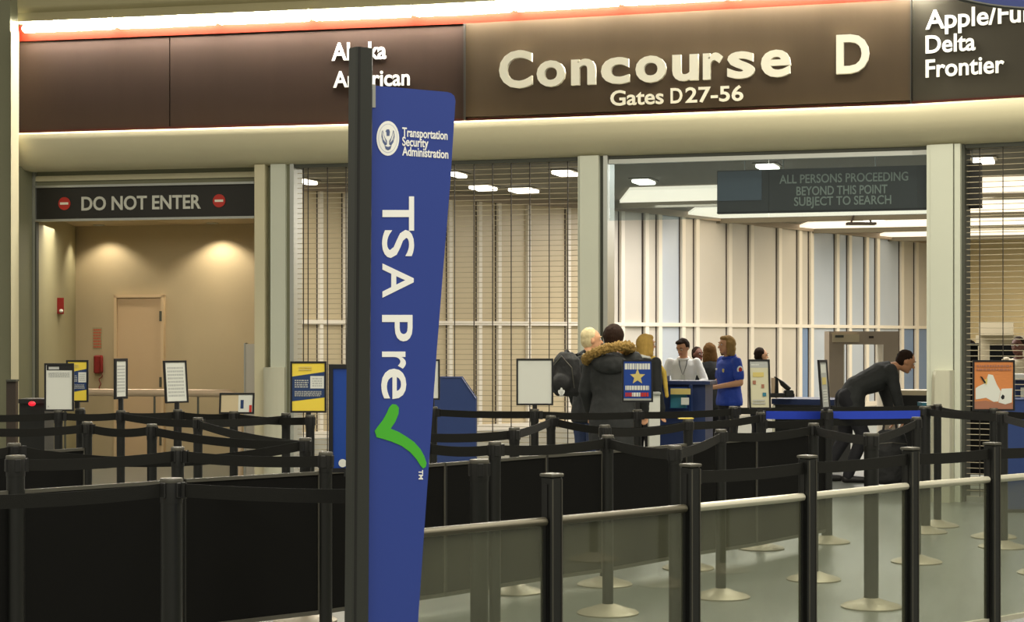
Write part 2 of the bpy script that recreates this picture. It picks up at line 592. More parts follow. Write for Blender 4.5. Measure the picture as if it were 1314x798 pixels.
pier('trim_5', [(326.5, 339.5, .0, 'cream'), (339.5, 347, -.12, 'green_grey'), (347, 366, .0, 'pillar'), (366, 371, -.05, 'green_grey'), (371, 376, -.02, 'silver')])  # narrow grey-green strip before the silver one is painted shade
pier('trim_6', [(742, 745, .02, 'pillar'), (745, 769, .04, 'pillar'), (769, 774, -.04, 'pillar_dark'), (774, 779.5, .0, 'silver')])
pier('trim_7', [(1190, 1195, .03, 'pillar'), (1195, 1224, .04, 'pillar'), (1224, 1225.5, .0, 'pillar_dark'), (1225.5, 1233, .03, 'pillar'), (1233, 1236.5, -.04, 'pillar_dark')])
# steel column guards
g = thing('column_guard', 'pale metal column guard wrapped round the right hand column', 'column guard', Wp(1211, 0, .1))
m = MB()
rs = []
for h, ex in ((0.0, 1), (.05, 1), (1.2, .3), (1.26, 0), (1.275, -.6)):
    L, R = 1198.5 - ex * 4, 1225
    pr = [(L, -.0), (L, .05), (L + 2, .10), (L + 7, .145), (L + 13, .15), (R - 2, .15), (R, .13), (R, 0)]
    rs.append([Wp(px, h, d) for px, d in pr])
m.rings(rs)
obj('guard_sheet', m, MT['steel'], g, smooth=True)
g = thing('column_guard', 'stainless steel sleeve round the foot of the left column', 'column guard', Wp(354, 0, .1))
m = MB()
rs = []
for h in (0.0, 1.27):
    pr = [(340, -.0), (340, .05), (345, .08), (353, .09), (361, .08), (367, .05), (367, 0)]
    rs.append([Wp(px, h, d) for px, d in pr])
m.rings(rs)
obj('guard_sheet', m, MT['steel'], g, smooth=True)

# ---- do not enter bay
sd = lambda px: s_of(WALL, px) * .985


def Dp(px, h, d=0.0):
    return P(px, sd(px), h=h) + wall_n(px) * d


def Dbox(x0, x1, h0, h1, d0, d1):
    b0 = [Dp(x0, h0, d0), Dp(x1, h0, d0), Dp(x1, h0, d1), Dp(x0, h0, d1)]
    return MB().hexa(b0, [v + Vector((0, 0, h1 - h0)) for v in b0])


jamb = struct_root('door_2', Dp(45, 0))
obj('jamb', Dbox(41.5, 43.2, 0, 3.47, -.03, .05), MT['pillar_dark'], jamb)
obj('jamb', Dbox(43.2, 46.5, 0, 3.47, -.02, .03), MT['silver'], jamb)
obj('jamb', Dbox(46.5, 48.2, 0, 2.9, -.03, .03), MT['pillar_dark'], jamb)
obj('head_rail', Dbox(41.5, 327, 3.31, 3.47, -.08, -.02), MT['green_grey'], jamb)
obj('head_rail', Dbox(41.5, 327, 3.36, 3.42, -.02, .01), MT['cream'], jamb)
obj('head_rail', Dbox(41.5, 327, 3.285, 3.31, -.02, .03), MT['silver'], jamb)
obj('head_rail', Dbox(41.5, 327, 2.905, 2.93, -.02, .03), MT['silver'], jamb)
dn = thing('overhead_door_sign', 'charcoal overhead sign reading DO NOT ENTER between two red symbols', 'sign', Dp(183, 3.1))
obj('sign_face', Dbox(41.5, 327, 2.93, 3.285, -.06, .0), MT['dark_sign'], dn)
obj('lettering', put_text('DO NOT ENTER', lambda u, v, d: Dp(105 + 153 * u, 3.022 + .155 * v, .002 + d), .01, .02), MT['letter_grey'], dn)
for px in (83, 281.5):
    hc = 3.105
    c = Dp(px, hc, .003); n = wall_n(px); R = Vector((n.y, -n.x, 0)) * -1
    r = .073
    disc = [c + R * r * math.cos(2 * PI * k / 28) + Vector((0, 0, r * math.sin(2 * PI * k / 28))) for k in range(28)]
    rd = obj('no_entry_disc', MB().slab(disc, n, .008), MT['red'], dn)
    cc = c + n * .009
    bar = [cc + R * x + Vector((0, 0, z)) for x, z in ((-.05, -.013), (.05, -.013), (.05, .013), (-.05, .013))]
    obj('white_bar', MB().slab(bar, n, .003), MT['letter'], rd)

# alcove behind
BACK = lambda px: 98 + (px - 97) * .0118
def Ap(px, h, d=0.0):
    return P(px, BACK(px), h=h) + Vector((-.22, -.975, 0)) * d
m = MB(); m.slab([Ap(97, 0), Ap(345, 0), Ap(345, 3.2), Ap(97, 3.2)], (.22, .975, 0), .15)
obj('wall_alcove_back', m, MT['alcove'], struct=True)
A, B_ = Dp(46, 0), Ap(97, 0)
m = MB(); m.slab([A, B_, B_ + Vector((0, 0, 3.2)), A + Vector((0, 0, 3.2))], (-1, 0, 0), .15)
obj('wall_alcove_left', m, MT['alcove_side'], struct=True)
A2, B2 = Dp(330, 0), Ap(345, 0)
m = MB(); m.slab([A2, B2, B2 + Vector((0, 0, 3.47)), A2 + Vector((0, 0, 3.47))], (1, .1, 0), .12)
obj('wall_alcove_right', m, MT['alcove'], struct=True)
m = MB(); m.hexa([Dp(46, 3.04, -.09), Dp(330, 3.04, -.09), Ap(345, 3.04), Ap(97, 3.04)], [Dp(46, 3.12, -.09), Dp(330, 3.12, -.09), Ap(345, 3.12), Ap(97, 3.12)])
obj('ceiling_alcove', m, MT['alcove'], struct=True)
for i, (px, w) in enumerate(((140, 'left'), (284, 'right'))):
    p = Ap(px, 3.04, .30)
    t = thing('downlight', 'recessed round downlight in the alcove ceiling making the %s wall scallop' % w, 'light', p)
    obj('trim_ring', MB().lathe([(.05, .0), (.075, .0), (.075, -.012), (.05, -.012)], p), MT['silver'], t)
    l = bpy.data.lights.new('downlight_lamp', 'SPOT')
    l.energy = 40 if i == 0 else 68
    l.color = (1.0, .88, .68)
    l.spot_size = math.radians(122)
    l.spot_blend = .5
    l.shadow_soft_size = .04
    o = bpy.data.objects.new('downlight_lamp', l)
    COL.objects.link(o); o.parent = t; o.location = (0, 0, -.02)
l = area('alcove_fill_light', tuple(Ap(210, 2.9, 1.9)), (2.2, .8), 42, (1.0, .90, .74))
# alcove door
dr = struct_root('door_1', Ap(181, 0))
def Abox(x0, x1, h0, h1, d0, d1):
    b0 = [Ap(x0, h0, d0), Ap(x1, h0, d0), Ap(x1, h0, d1), Ap(x0, h0, d1)]
    return MB().hexa(b0, [v + Vector((0, 0, h1 - h0)) for v in b0])
obj('door_leaf', Abox(152.5, 209, .01, 2.10, .01, .04), MT['door'], dr)
for x0, x1, h0, h1 in ((149, 152.3, 0, 2.14), (209.3, 212.5, 0, 2.14), (149, 212.5, 2.105, 2.145)):
    obj('door_frame', Abox(x0, x1, h0, h1, .0, .07), MT['doorframe'], dr)
for h in (1.80, .95, .2):
    obj('hinge', Abox(207.8, 210.4, h, h + .13, .04, .085), MT['pillar_dark'], dr)
# fire things
t = thing('fire_alarm_pull', 'small dark red fire alarm box high on the alcove wall', 'fire alarm', Ap(76, 1.95))
A_s = lambda u, h, d=0: A.lerp(B_, u) + Vector((d * .99, -.1 * d, h))
def Sbox(u0, u1, h0, h1, d0, d1):
    b0 = [A_s(u0, h0, d0), A_s(u1, h0, d0), A_s(u1, h0, d1), A_s(u0, h0, d1)]
    return MB().hexa(b0, [v + Vector((0, 0, h1 - h0)) for v in b0])
m = MB().hexa([P(69.8, 105, h=1.88), P(82, 105, h=1.88), P(82, 104.5, h=1.88), P(69.8, 104.5, h=1.88)], [P(69.8, 105, h=2.075), P(82, 105, h=2.075), P(82, 104.5, h=2.075), P(69.8, 104.5, h=2.075)])
obj('alarm_box', m, MT['red_dark'], t)
obj('mounting_plate', MB().hexa([P(70.5, 104.5, h=1.89), P(81, 104.5, h=1.89), P(81, 101, h=1.89), P(66, 101, h=1.89)], [P(70.5, 104.5, h=2.06), P(81, 104.5, h=2.06), P(81, 101, h=2.06), P(66, 101, h=2.06)]), MT['alcove_side'], t)
obj('strobe_lens', MB().ell(P(78.5, 105.2, h=1.915), (.025, .02, .022)), MT['paper'], t, smooth=True)
t = thing('wall_phone', 'dark red emergency wall telephone left of the alcove door', 'telephone', Ap(130, 1.1))
obj('phone_body', MB().box(Ap(128, 1.24, .05), (.10, .09, .24), bev=.015), MT['red_dark'], t)
obj('handset', MB().tube([Ap(134.5, 1.34, .10), Ap(136, 1.32, .14), Ap(137, 1.24, .15), Ap(136, 1.16, .14), Ap(134.5, 1.14, .10)], [.022, .026, .016, .026, .022], 10), MT['red_dark'], t, smooth=True)
cord = [Ap(130 + 1.2 * math.sin(k * 1.3) + (2 if k < 3 else 0), 1.12 - k * .022, .04) for k in range(11)]
obj('cord', MB().tube(cord, .006, 6), MT['red_dark'], t, smooth=True)
t = thing('wall_notice', 'narrow vertical strip of small red lettering above the wall telephone', 'sign', Ap(125, 1.55))
obj('backing_sheet', Abox(119, 131, 1.44, 1.72, .0, .006), MT['alcove_side'], t)
m = MB()
for k in range(7):
    h = 1.455 + k * .037
    x = 120
    while x < 129.5:
        w = random.uniform(.7, 1.5)
        q = Abox(x, min(x + w, 130), h, h + .024, .006, .009)
        m.add((q.v, q.f)); x += w + .4
obj('red_lettering', m, mat('faded_red_print', (190, 92, 66), .6), t)
# handrail
hr = thing('alcove_handrail', 'brushed metal handrail crossing in front of the alcove', 'handrail', Dp(200, 0, .5))
pp = []
for px in (100, 160, 220, 280, 306):
    pp.append(Dp(px, .985, .35))
for k in range(1, 7):
    a_ = k / 6 * PI / 2
    pp.append(Dp(306 + 16 * math.sin(a_), .985 - .13 * (1 - math.cos(a_)), .35))
pp.append(Dp(322, 0, .35))
obj('tube_rail', MB().tube(pp, .042, 14), MT['bronze_rail'], hr, smooth=True)
for px in (102, 215, 270):
    obj('leg', MB().tube([Dp(px, 0, .35), Dp(px, .96, .35)], .012, 8), MT['pillar_dark'], hr)
t = thing('white_panel_stand', 'narrow pale grey upright panel at the right end of the alcove', 'panel', Dp(320, 0, -.4))
obj('panel_board', MB().hexa([Dp(313, .02, -.05), Dp(326, .02, -.05), Dp(326, .02, -.1), Dp(313, .02, -.1)], [Dp(313, 1.52, -.05), Dp(326, 1.52, -.05), Dp(326, 1.52, -.1), Dp(313, 1.52, -.1)]), MT['pane_grey'], t)
obj('panel_edge', MB().hexa([Dp(311.2, 0, -.04), Dp(313, 0, -.04), Dp(313, 0, -.11), Dp(311.2, 0, -.11)], [Dp(311.2, 1.53, -.04), Dp(313, 1.53, -.04), Dp(313, 1.53, -.11), Dp(311.2, 1.53, -.11)]), MT['silver'], t)

# ---- roller grilles
def grille(name, label, x0, x1, links, hb=0.05):
    n = x1 - x0
    t = thing(name, label, 'grille', Wp((x0 + x1) / 2, 0, -.12))
    h = hb
    pxs = [x0] + [q for q in (597, 1170) if x0 < q < x1] + [x1]
    rod = None
    while h < 3.45:
        if rod is None:
            m = MB().tube([Wp(px, h, -.12) for px in pxs], .0038, 6)
            rod = obj('rod', m, MT['grille'], t)
            h0 = h
        else:
            r2 = rod.copy(); COL.objects.link(r2); r2.parent = t
            r2.location = (0, 0, h - h0)
        h += .0545
    for px in links:
        m = MB().hexa([Wp(px - .45, hb, -.118), Wp(px + .45, hb, -.118), Wp(px + .45, hb, -.105), Wp(px - .45, hb, -.105)], [Wp(px - .45, 3.46, -.118), Wp(px + .45, 3.46, -.118), Wp(px + .45, 3.46, -.105), Wp(px - .45, 3.46, -.105)])
        obj('link_chain', m, MT['link'], t)
    obj('bottom_bar', MB().hexa([Wp(px, 0.0, d) for px, d in ((x0, -.14), (x1, -.14), (x1, -.1), (x0, -.1))], [Wp(px, hb, d) for px, d in ((x0, -.14), (x1, -.14), (x1, -.1), (x0, -.1))]), MT['silver'], t)
    return t


grille('security_grille', 'closed metal roller grille with fine rods between the two left columns', 377, 741, [385, 391, 416, 440, 468, 495, 520, 545, 580, 604, 628, 652, 676, 701, 725])
grille('security_grille', 'closed metal roller grille right of the right hand column', 1237, 1860, [1254, 1284, 1312, 1340, 1370, 1400, 1430, 1470, 1510, 1550, 1590, 1630, 1670, 1710, 1750, 1790, 1830])
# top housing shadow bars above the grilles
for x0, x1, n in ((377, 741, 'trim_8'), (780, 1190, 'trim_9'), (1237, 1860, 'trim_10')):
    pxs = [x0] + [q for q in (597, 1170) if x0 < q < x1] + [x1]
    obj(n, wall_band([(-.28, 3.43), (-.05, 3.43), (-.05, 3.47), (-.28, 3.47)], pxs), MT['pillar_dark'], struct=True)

# ---- glass transom and its notice
w1 = struct_root('window_1', Wp(985, 3.1))
pxs = [780, 985, 1190]
obj('head_frame', wall_band([(-.1, 3.385), (-.03, 3.385), (-.03, 3.43), (-.1, 3.43)], [780, 1170, 1190]), MT['silver'], w1)
for a_, b_ in ((780, 985), (985.5, 1190)):
    obj('pane', MB().hexa([Wp(a_, 2.80, -.07), Wp(b_, 2.80, -.07), Wp(b_, 2.80, -.062), Wp(a_, 2.80, -.062)], [Wp(a_, 3.385, -.07), Wp(b_, 3.385, -.07), Wp(b_, 3.385, -.062), Wp(a_, 3.385, -.062)]), MT['transom_glass'], w1)
ns = thing('overhead_notice', 'dark hanging notice reading ALL PERSONS PROCEEDING BEYOND THIS POINT SUBJECT TO SEARCH', 'sign', Wp(1080, 3.0, -.2))
def Wbox(x0, x1, h0, h1, d0, d1):
    xs = [x0] + [q for q in (597, 1170) if x0 < q < x1] + [x1]
    return wall_band([(d0, h0), (d1, h0), (d1, h1), (d0, h1)], xs)
obj('sign_face', Wbox(915, 1252, 2.875, 3.30, -.30, -.22), MT['dark_sign'], ns)
obj('sign_edge', Wbox(915, 1252, 2.86, 2.877, -.31, -.21), MT['black_panel'], ns)
obj('reflection_patch', Wbox(916, 973, 2.99, 3.29, -.219, -.205), mat('painted_reflection_slate', (74, 84, 96), .5), ns)  # bluish patch painting a reflection over the left end of the notice
gt = mat('faint_sign_print', (150, 152, 138), .55)
for txt, x0, x1, y in (('ALL PERSONS PROCEEDING', 996, 1163, 235), ('BEYOND THIS POINT', 1018, 1136, 250), ('SUBJECT TO SEARCH', 1015, 1141, 263.5)):
    s0 = s_of(WALL, x0)
    h0 = EYE + (HY - y - 0.5) / (s0 * .99) 
    obj('lettering', put_text(txt, lambda u, v, d: Wp(x0 + (x1 - x0) * u, h0 + .088 * v, -.218 + d), .006, .012), gt, ns)
for px in (950, 1000, 1120, 1240):
    obj('hanger', MB().tube([Wp(px, 3.29, -.26), Wp(px, 3.47, -.26)], .006, 6), MT['silver'], ns)

# ================================================================== concourse behind
WT = [(376, 82), (411, 81), (820, 69.3), (1000, 60.5), (1190, 52), (1260, 49)]
def Bp(px, h, d=0.0):
    s = s_of(WT, px)
    return P(px, s, h=h) + Vector((.80, -.60, 0)) * d
ww = struct_root('window_2', Bp(800, 0))
CE = 4.02
mul = [380, 411, 443, 477, 512, 548, 577, 615, 640, 678, 729, 760, 798, 829, 846, 876, 894, 936, 964, 1000, 1026, 1041, 1074, 1090, 1112, 1126, 1157, 1176, 1205, 1240]
def Bbox(x0, x1, h0, h1, d0, d1):
    b0 = [Bp(x0, h0, d0), Bp(x1, h0, d0), Bp(x1, h0, d1), Bp(x0, h0, d1)]
    return MB().hexa(b0, [v + Vector((0, 0, h1 - h0)) for v in b0])
for a_, b_ in zip(mul[:-1], mul[1:]):
    mid = (a_ + b_) / 2
    k = 'pane_beige' if mid < 745 else ('pane_grey' if mid < 1035 else ('pane_blue' if mid < 1165 else 'pane_grey'))
    if 848 < mid < 876 or 1112 < mid < 1126:
        k = 'pane_blue'
    lo = 'pane_deep' if (1026 < mid < 1041 or 1145 < mid) else k
    obj('pane', Bbox(a_ + 1, b_ - 1, .1, 1.80, -.06, -.03), MT[lo], ww)
    obj('pane', Bbox(a_ + 1, b_ - 1, 1.86, CE - .06, -.06, -.03), MT[k], ww)
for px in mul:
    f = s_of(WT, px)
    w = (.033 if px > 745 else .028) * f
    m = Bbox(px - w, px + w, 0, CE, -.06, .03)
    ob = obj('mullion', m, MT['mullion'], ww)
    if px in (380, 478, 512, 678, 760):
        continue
    obj('dark_brown_shade', Bbox(px - w - 1.0, px - w, .1, CE - .05, -.06, -.02), MT['dark_brown_shade'], ob)  # dark strip painting the mullion's shaded left side, no separate seal
for h0, h1, dd in ((1.795, 1.865, .04), (CE - .12, CE, .06), (0, .1, .05)):
    m = MB()
    xs = [376, 411, 820, 1000, 1190, 1260]
    for a_, b_ in zip(xs[:-1], xs[1:]):
        q = Bbox(a_, b_, h0, h1, -.06, dd); m.add((q.v, q.f))
    obj('transom_bar', m, MT['detector' if h0 > 3 else 'mullion'], ww)
# opaque backing wall behind the panes
m = MB()
for a_, b_ in zip([340, 411, 820, 1000, 1190], [411, 820, 1000, 1190, 1260]):
    q = Bbox(a_, b_, 0, CE, -.2, -.1); m.add((q.v, q.f))
obj('wall_concourse_side', m, MT['cream_wall'], struct=True)
m = MB(); m.slab([P(1185, 50.5), P(1800, 61), P(1800, 61, h=CE), P(1185, 50.5, h=CE)], (0, 1, 0), .2)
obj('wall_concourse_end', m, MT['far_wall'], struct=True)
m = MB().box((5, 38.5, CE + .1), (50, 39, .2))
for _ in range(1):
    m.v = [Vector((v.x, max(v.y, 19.4 - .25 * v.x), v.z)) for v in m.v]
obj('ceiling_concourse', m, MT['conc_ceiling'], struct=True)
for i, (z0, z1) in enumerate(((25.2, 27.9), (29.6, 32.3), (34.2, 37.2), (38.8, 41.5), (43.1, 45.6))):
    t = thing('ceiling_light_strip', ['hidden', 'nearest', 'second nearest', 'third nearest', 'farthest'][i] + ' broad backlit cream strip across the concourse ceiling', 'light', (6, z0, CE), group='backlit ceiling strips')
    if i == 0:
        bpy.data.objects.remove(t)
        continue
    xl = (1.9, 1.9, 3.4, 6.2, 8.6)[i]; xr = 19
    pts = [(xl, z0 - .35 * xl, CE - .06), (xr, z0 - .35 * xr, CE - .06), (xr, z1 - .35 * xr, CE - .06), (xl, z1 - .35 * xl, CE - .06)]
    obj('diffuser', MB().slab(pts, (0, 0, 1), .05), MT['ceil_lamp'], t)
    obj('strip_frame', MB().slab([(xl - .08, z1 - .35 * xl, CE - .16), (xr, z1 - .35 * xr, CE - .16), (xr, z1 + .12 - .35 * xr, CE - .16), (xl - .08, z1 + .12 - .35 * xl, CE - .16)], (0, 0, 1), .14), MT['conc_ceiling'], t)
# small surface lamps
lamps = [(620, 242, 26, .2), (587, 225, 12, .2), (725, 223, 24, .2), (672, 245, 30, .2), (393, 234, 14, .1), (930, 283, 22, .25), (960, 264, 14, .2), (1122, 283, 26, .2), (1262, 207, 26, .25), (985, 215, 24, .25), (826, 234, 22, .25), (1184, 276, 24, .2)]  # the one above the dark notice stands in for a reflected hall lamp
for i, (px, y, w, dp) in enumerate(lamps):
    s = (HY - y) / (CE - .05 - EYE)
    c = P(px, s, h=CE - .045)
    t = thing('ceiling_lamp', 'small glowing rectangular ceiling lamp, ' + ['behind the left grille at centre', 'beside the blue pole sign', 'beside the middle column', 'below the long lamp behind the left grille', 'just right of the left column', 'under the left end of the dark notice', 'just below the dark notice bottom edge', 'left of the ceiling projector', 'seen through the right grille', 'added above the dark notice for a reflected hall lamp', 'left end of the glass transom', 'beside the right hand column'][i], 'light', c, group='small ceiling lamps')
    obj('lens', MB().box(c, (w / s, .5, .05), rz=-.3, bev=.01), MT['lamp'], t)
    obj('housing', MB().box(c + Vector((0, 0, .045)), (w / s + .08, .58, .04), rz=-.3), MT['conc_ceiling'], t)
# projector-like bracket hanging in the concourse
c = P(1105, 66, h=1.6 + (432 - 287) / 66)
t = thing('ceiling_bracket', 'dark metal bracket hanging under the concourse ceiling right of centre', 'bracket', c)
obj('plate', MB().box(c, (.55, .25, .05)), MT['dark_brown_shade'], t)
for dx in (-.2, .2):
    obj('strut', MB().tube([c + Vector((dx, 0, 0)), c + Vector((dx * .6, 0, .24))], .02, 6), MT['dark_brown_shade'], t)

# ================================================================== queue barriers
def stanchion_parts(root, base_mt='base', wide=False):
    r = .043 if wide else .032
    obj('base', MB().lathe([(.178, .0), (.180, .008), (.165, .018), (.10, .036), (.055, .052), (r + .004, .058), (.02, .06)], n=28), MT[base_mt], root, smooth=True, local=True)
    obj('post', MB().lathe([(r, .055), (r, .935)], n=16), MT['black'], root, smooth=True, local=True)
    h = MB().lathe([(r + .001, .93), (r + .002, .935), (r + .002, 1.018), (r, 1.03), (.01, 1.032)], n=16)
    hd = obj('belt_head', h, MT['black_head'], root, smooth=True, local=True)
    m = MB()
    for k in range(4):
        a = k * PI / 2 + .3
        m = MB().box(((r - .001) * math.cos(a), (r - .001) * math.sin(a), .985), (.016, .03, .062), rz=a, bev=.003)
        obj('belt_slot', m, MT['black_head'], hd, local=True)
    obj('cap_ring', MB().lathe([(r + .0025, 1.014), (r + .0035, 1.018), (r + .0035, 1.026), (r + .001, 1.032)], n=16), MT['black_edge'], root, smooth=True, local=True)


protoS = None
protoW = None
def stanchion(px, s, where, wide=False):
    global protoS, protoW
    label = 'black belt stanchion ' + where
    loc = P(px, s, h=0)
    pr = protoW if wide else protoS
    if pr is None:
        t = thing('belt_stanchion', label, 'stanchion', loc, rz=px * .01, group='belt stanchions of the queue')
        stanchion_parts(t, wide=wide)
        if wide:
            protoW = t
        else:
            protoS = t
        return t
    return dup(pr, loc, px * .01, label, 'belt stanchions of the queue')


ST = [  # px, scale, where, wide
    (220, 319, 'nearest on the left, standing free before the black panels', True),
    (-150, 345, 'just outside the frame at the near left', True),
    (418, 260, 'just left of the tall blue banner pole, in front of the panels', False),
    (20, 268, 'at the left edge, at the joint of the black panels', True),
    (228, 249, 'close behind the nearest left stanchion, at a panel joint', False),
    (392, 228, 'under the yellow and navy poster on the left', False),
    (18, 240, 'second row at the left frame edge', False),
    (112, 192, 'below the white notice pair at far left', False),
    (195, 197, 'left of centre in the belt maze before the alcove', False),
    (254, 182, 'between the two tilted notices and the black frame', False),
    (300, 168, 'under the small black frame with papers', False),
    (155, 166, 'carrying the edge-on notice before the alcove door', False),
    (228, 164, 'carrying the tilted white notice by the alcove door', False),
    (75, 166, 'carrying the large white notice at far left', False),
    (103, 161, 'carrying the yellow and navy poster at far left', False),
    (367, 172, 'in front of the steel column sleeve', False),
    (398, 176, 'carrying the yellow and navy poster beside the banner pole', False),
    (452, 246, 'behind the banner pole carrying the tall narrow blue sign', False),
    (615, 277, 'wide one right of the blue banner, at a panel joint', True),
    (635, 237, 'directly behind the wide one right of the banner', False),
    (660, 205, 'left of and below the blank white notice', False),
    (707, 178, 'right of the blank white notice, before the backpack traveller', False),
    (686, 163, 'carrying the blank white notice', False),
    (556, 158, 'right at the banner edge before the blue slanted counter', False),
    (780, 222, 'with a domed base, left of centre behind the glass', False),
    (776, 199, 'behind the domed-base one left of centre', False),
    (818, 164, 'carrying the blue star poster', False),
    (866, 246, 'immediately left of the second glass barrier post', False),
    (883, 186, 'below the podium with a yellow card on top', False),
    (925, 209, 'with a pale domed base between the second and third glass posts', False),
    (941, 157, 'under the blue shirted officer', False),
    (976, 170, 'carrying the tall cream notice beside the officer', False),
    (1044, 195, 'just behind the third glass barrier post', False),
    (1061, 165, 'carrying the narrow tilted notice left of the bending man', True),
    (1118, 217, 'wide one with a big domed base in front of the bending man', True),
    (1176, 181, 'half hidden behind the fourth glass barrier post', False),
    (1187, 157, 'holding the right end of the bright blue belt', True),
    (1203, 152, 'at the foot of the right hand column', False),
    (1275, 161, 'carrying the orange poster at right', False),
    (1286, 169, 'behind the fifth glass barrier post', True),
    (1340, 190, 'just outside the right frame edge', False),
]
POST = {}
for px, s, w, wide in ST:
    POST[(px, s)] = stanchion(px, s, w, wide)
# two on the camera side of the glass (they show only as reflections)
for loc in ((4.34, 7.82), (5.07, 8.32), (5.6, 7.3)):
    dup(protoS, Vector((loc[0], loc[1], 0)), .4, 'black belt stanchion outside the frame on the near side of the glass, ' + {4.34: 'left', 5.07: 'middle', 5.6: 'right'}[loc[0]], 'belt stanchions of the queue')

# ---- belts
def belt(a, b, h0, h1, sag, label, mt='belt', w=.055, out=.035, group='retractable belts'):
    A_, B2_ = P(*a, h=0), P(*b, h=0)
    d = (B2_ - A_).normalized()
    A_ = A_ + d * out; B2_ = B2_ - d * out
    nrm = Vector((d.y, -d.x, 0)) * .0025
    m = MB()
    rs = []
    n = 14
    for k in range(n + 1):
        t = k / n
        p = A_.lerp(B2_, t)
        z = h0 + (h1 - h0) * t - sag * 4 * t * (1 - t)
        tw = nrm * (1 + 0) + Vector((d.y, -d.x, 0)) * .012 * math.sin(PI * t) * (1 if sag > .02 else 0)
        rs.append([p + Vector((0, 0, z - w)) - nrm, p + Vector((0, 0, z - w)) + nrm, p + Vector((0, 0, z)) + tw + nrm, p + Vector((0, 0, z)) + tw - nrm])
    m.rings(rs)
    mid = (A_ + B2_) / 2
    t = thing('queue_belt', label, 'belt', mid, group=group)
    obj('webbing', m, MT[mt], t, smooth=True)
    c = A_ - d * .003
    obj('belt_end', MB().hexa([A_ + Vector((0, 0, h0 - w - .006)) - nrm * 4, A_ + Vector((0, 0, h0 - w - .006)) + nrm * 4, A_ + d * .03 + Vector((0, 0, h0 - w - .006)) + nrm * 4, A_ + d * .03 + Vector((0, 0, h0 - w - .006)) - nrm * 4],
                              [A_ + Vector((0, 0, h0 + .004)) - nrm * 4, A_ + Vector((0, 0, h0 + .004)) + nrm * 4, A_ + d * .03 + Vector((0, 0, h0 + .004)) + nrm * 4, A_ + d * .03 + Vector((0, 0, h0 + .004)) - nrm * 4]), MT['black_head'], t)
    return t


H1, H2 = 1.012, 1.005
BL = [
    ((220, 319), (508, 333), .012, 'nearest black belt running from the left stanchion to the banner'),
    ((-150, 345), (220, 319), .03, 'nearest black belt leaving the left frame edge'),
    ((18, 240), (392, 228), .11, 'long sagging grey-lit black belt across the left maze'),
    ((-90, 250), (18, 240), .02, 'short black belt at the left frame edge behind the panels'),
    ((20, 268), (228, 249), .02, 'black belt above the left black panels'),
    ((228, 249), (418, 260), .02, 'black belt above the panels left of the banner pole'),
    ((112, 192), (195, 197), .03, 'black belt between the two maze stanchions left of the alcove door'),
    ((-60, 196), (112, 192), .03, 'black belt from the left frame edge to the maze'),
    ((195, 197), (392, 228), .035, 'black belt rising to the stanchion under the left poster'),
    ((155, 166), (254, 182), .02, 'black belt from the edge-on notice rightwards'),
    ((75, 166), (155, 166), .015, 'black belt between the white notice and the edge-on notice'),
    ((155, 166), (228, 164), .01, 'black belt between the edge-on and the tilted notice'),
    ((228, 164), (300, 168), .015, 'black belt right of the tilted notice'),
    ((300, 168), (398, 176), .02, 'black belt from the small frame to the yellow poster'),
    ((254, 182), (392, 228), .03, 'lower black belt in front of the alcove handrail'),
    ((254, 182), (367, 172), .01, 'black belt in front of the steel sleeve'),
    ((-70, 168), (75, 166), .02, 'black belt at far left below the dark box'),
    ((556, 158), (686, 163), .012, 'black belt before the blue slanted counter'),
    ((499, 205), (660, 205), .03, 'black belt right of the banner, second row'),
    ((660, 205), (707, 178), .01, 'short black belt under the blank notice'),
    ((635, 237), (780, 222), .025, 'black belt above the panels left of centre'),
    ((540, 232), (635, 237), .02, 'short black belt right of the banner above the panels'),
    ((707, 178), (883, 186), .08, 'sagging grey-lit black belt before the parka traveller'),
    ((686, 163), (818, 164), .015, 'black belt between the blank notice and the star poster'),
    ((818, 164), (941, 157), .012, 'black belt in front of the podium'),
    ((776, 199), (883, 186), .03, 'black belt below the parka hem'),
    ((883, 186), (976, 170), .02, 'black belt below the officer'),
    ((866, 246), (925, 209), .02, 'short black belt left of the third glass post'),
    ((780, 222), (866, 246), .02, 'short black belt left of the second glass post'),
    ((1044, 195), (1118, 217), .015, 'black belt right of the third glass post'),
    ((925, 209), (1044, 195), .03, 'black belt between two domed-base stanchions'),
    ((1118, 217), (1176, 181), .015, 'black belt before the trash bin'),
    ((1187, 157), (1286, 169), .012, 'black belt right of the blue belt'),
    ((1203, 152), (1275, 161), .03, 'lower black belt in front of the right column'),
    ((1275, 161), (1400, 170), .01, 'black belt from the orange poster out of the frame'),
    ((1286, 169), (1340, 190), .01, 'black belt leaving the frame at right'),
]
for a, b, sag, lb in BL:
    belt(a, b, H1, H1, sag * .65, lb)
belt((976, 170), (1061, 165), .965, .965, .01, 'lower black belt under the cream notice')
belt((1061, 165), (1187, 157), .965, .96, .015, 'lower black belt under the bright blue belt')
belt((941, 157), (1203, 152), 1.02, 1.02, .004, 'upper black belt just above the bright blue belt')
belt((972, 165), (1186, 163), 1.022, 1.02, .004, 'bright royal blue belt in front of the bending man', 'belt_blue', w=.062)
# yellow card on a stanchion
t = thing('yellow_card', 'small yellow card lying on a stanchion below the podium', 'card', P(880, 186, h=1.033))
obj('card', MB().box(P(880, 186, h=1.037), (.10, .05, .006), rz=.2), MT['yellow'], t)

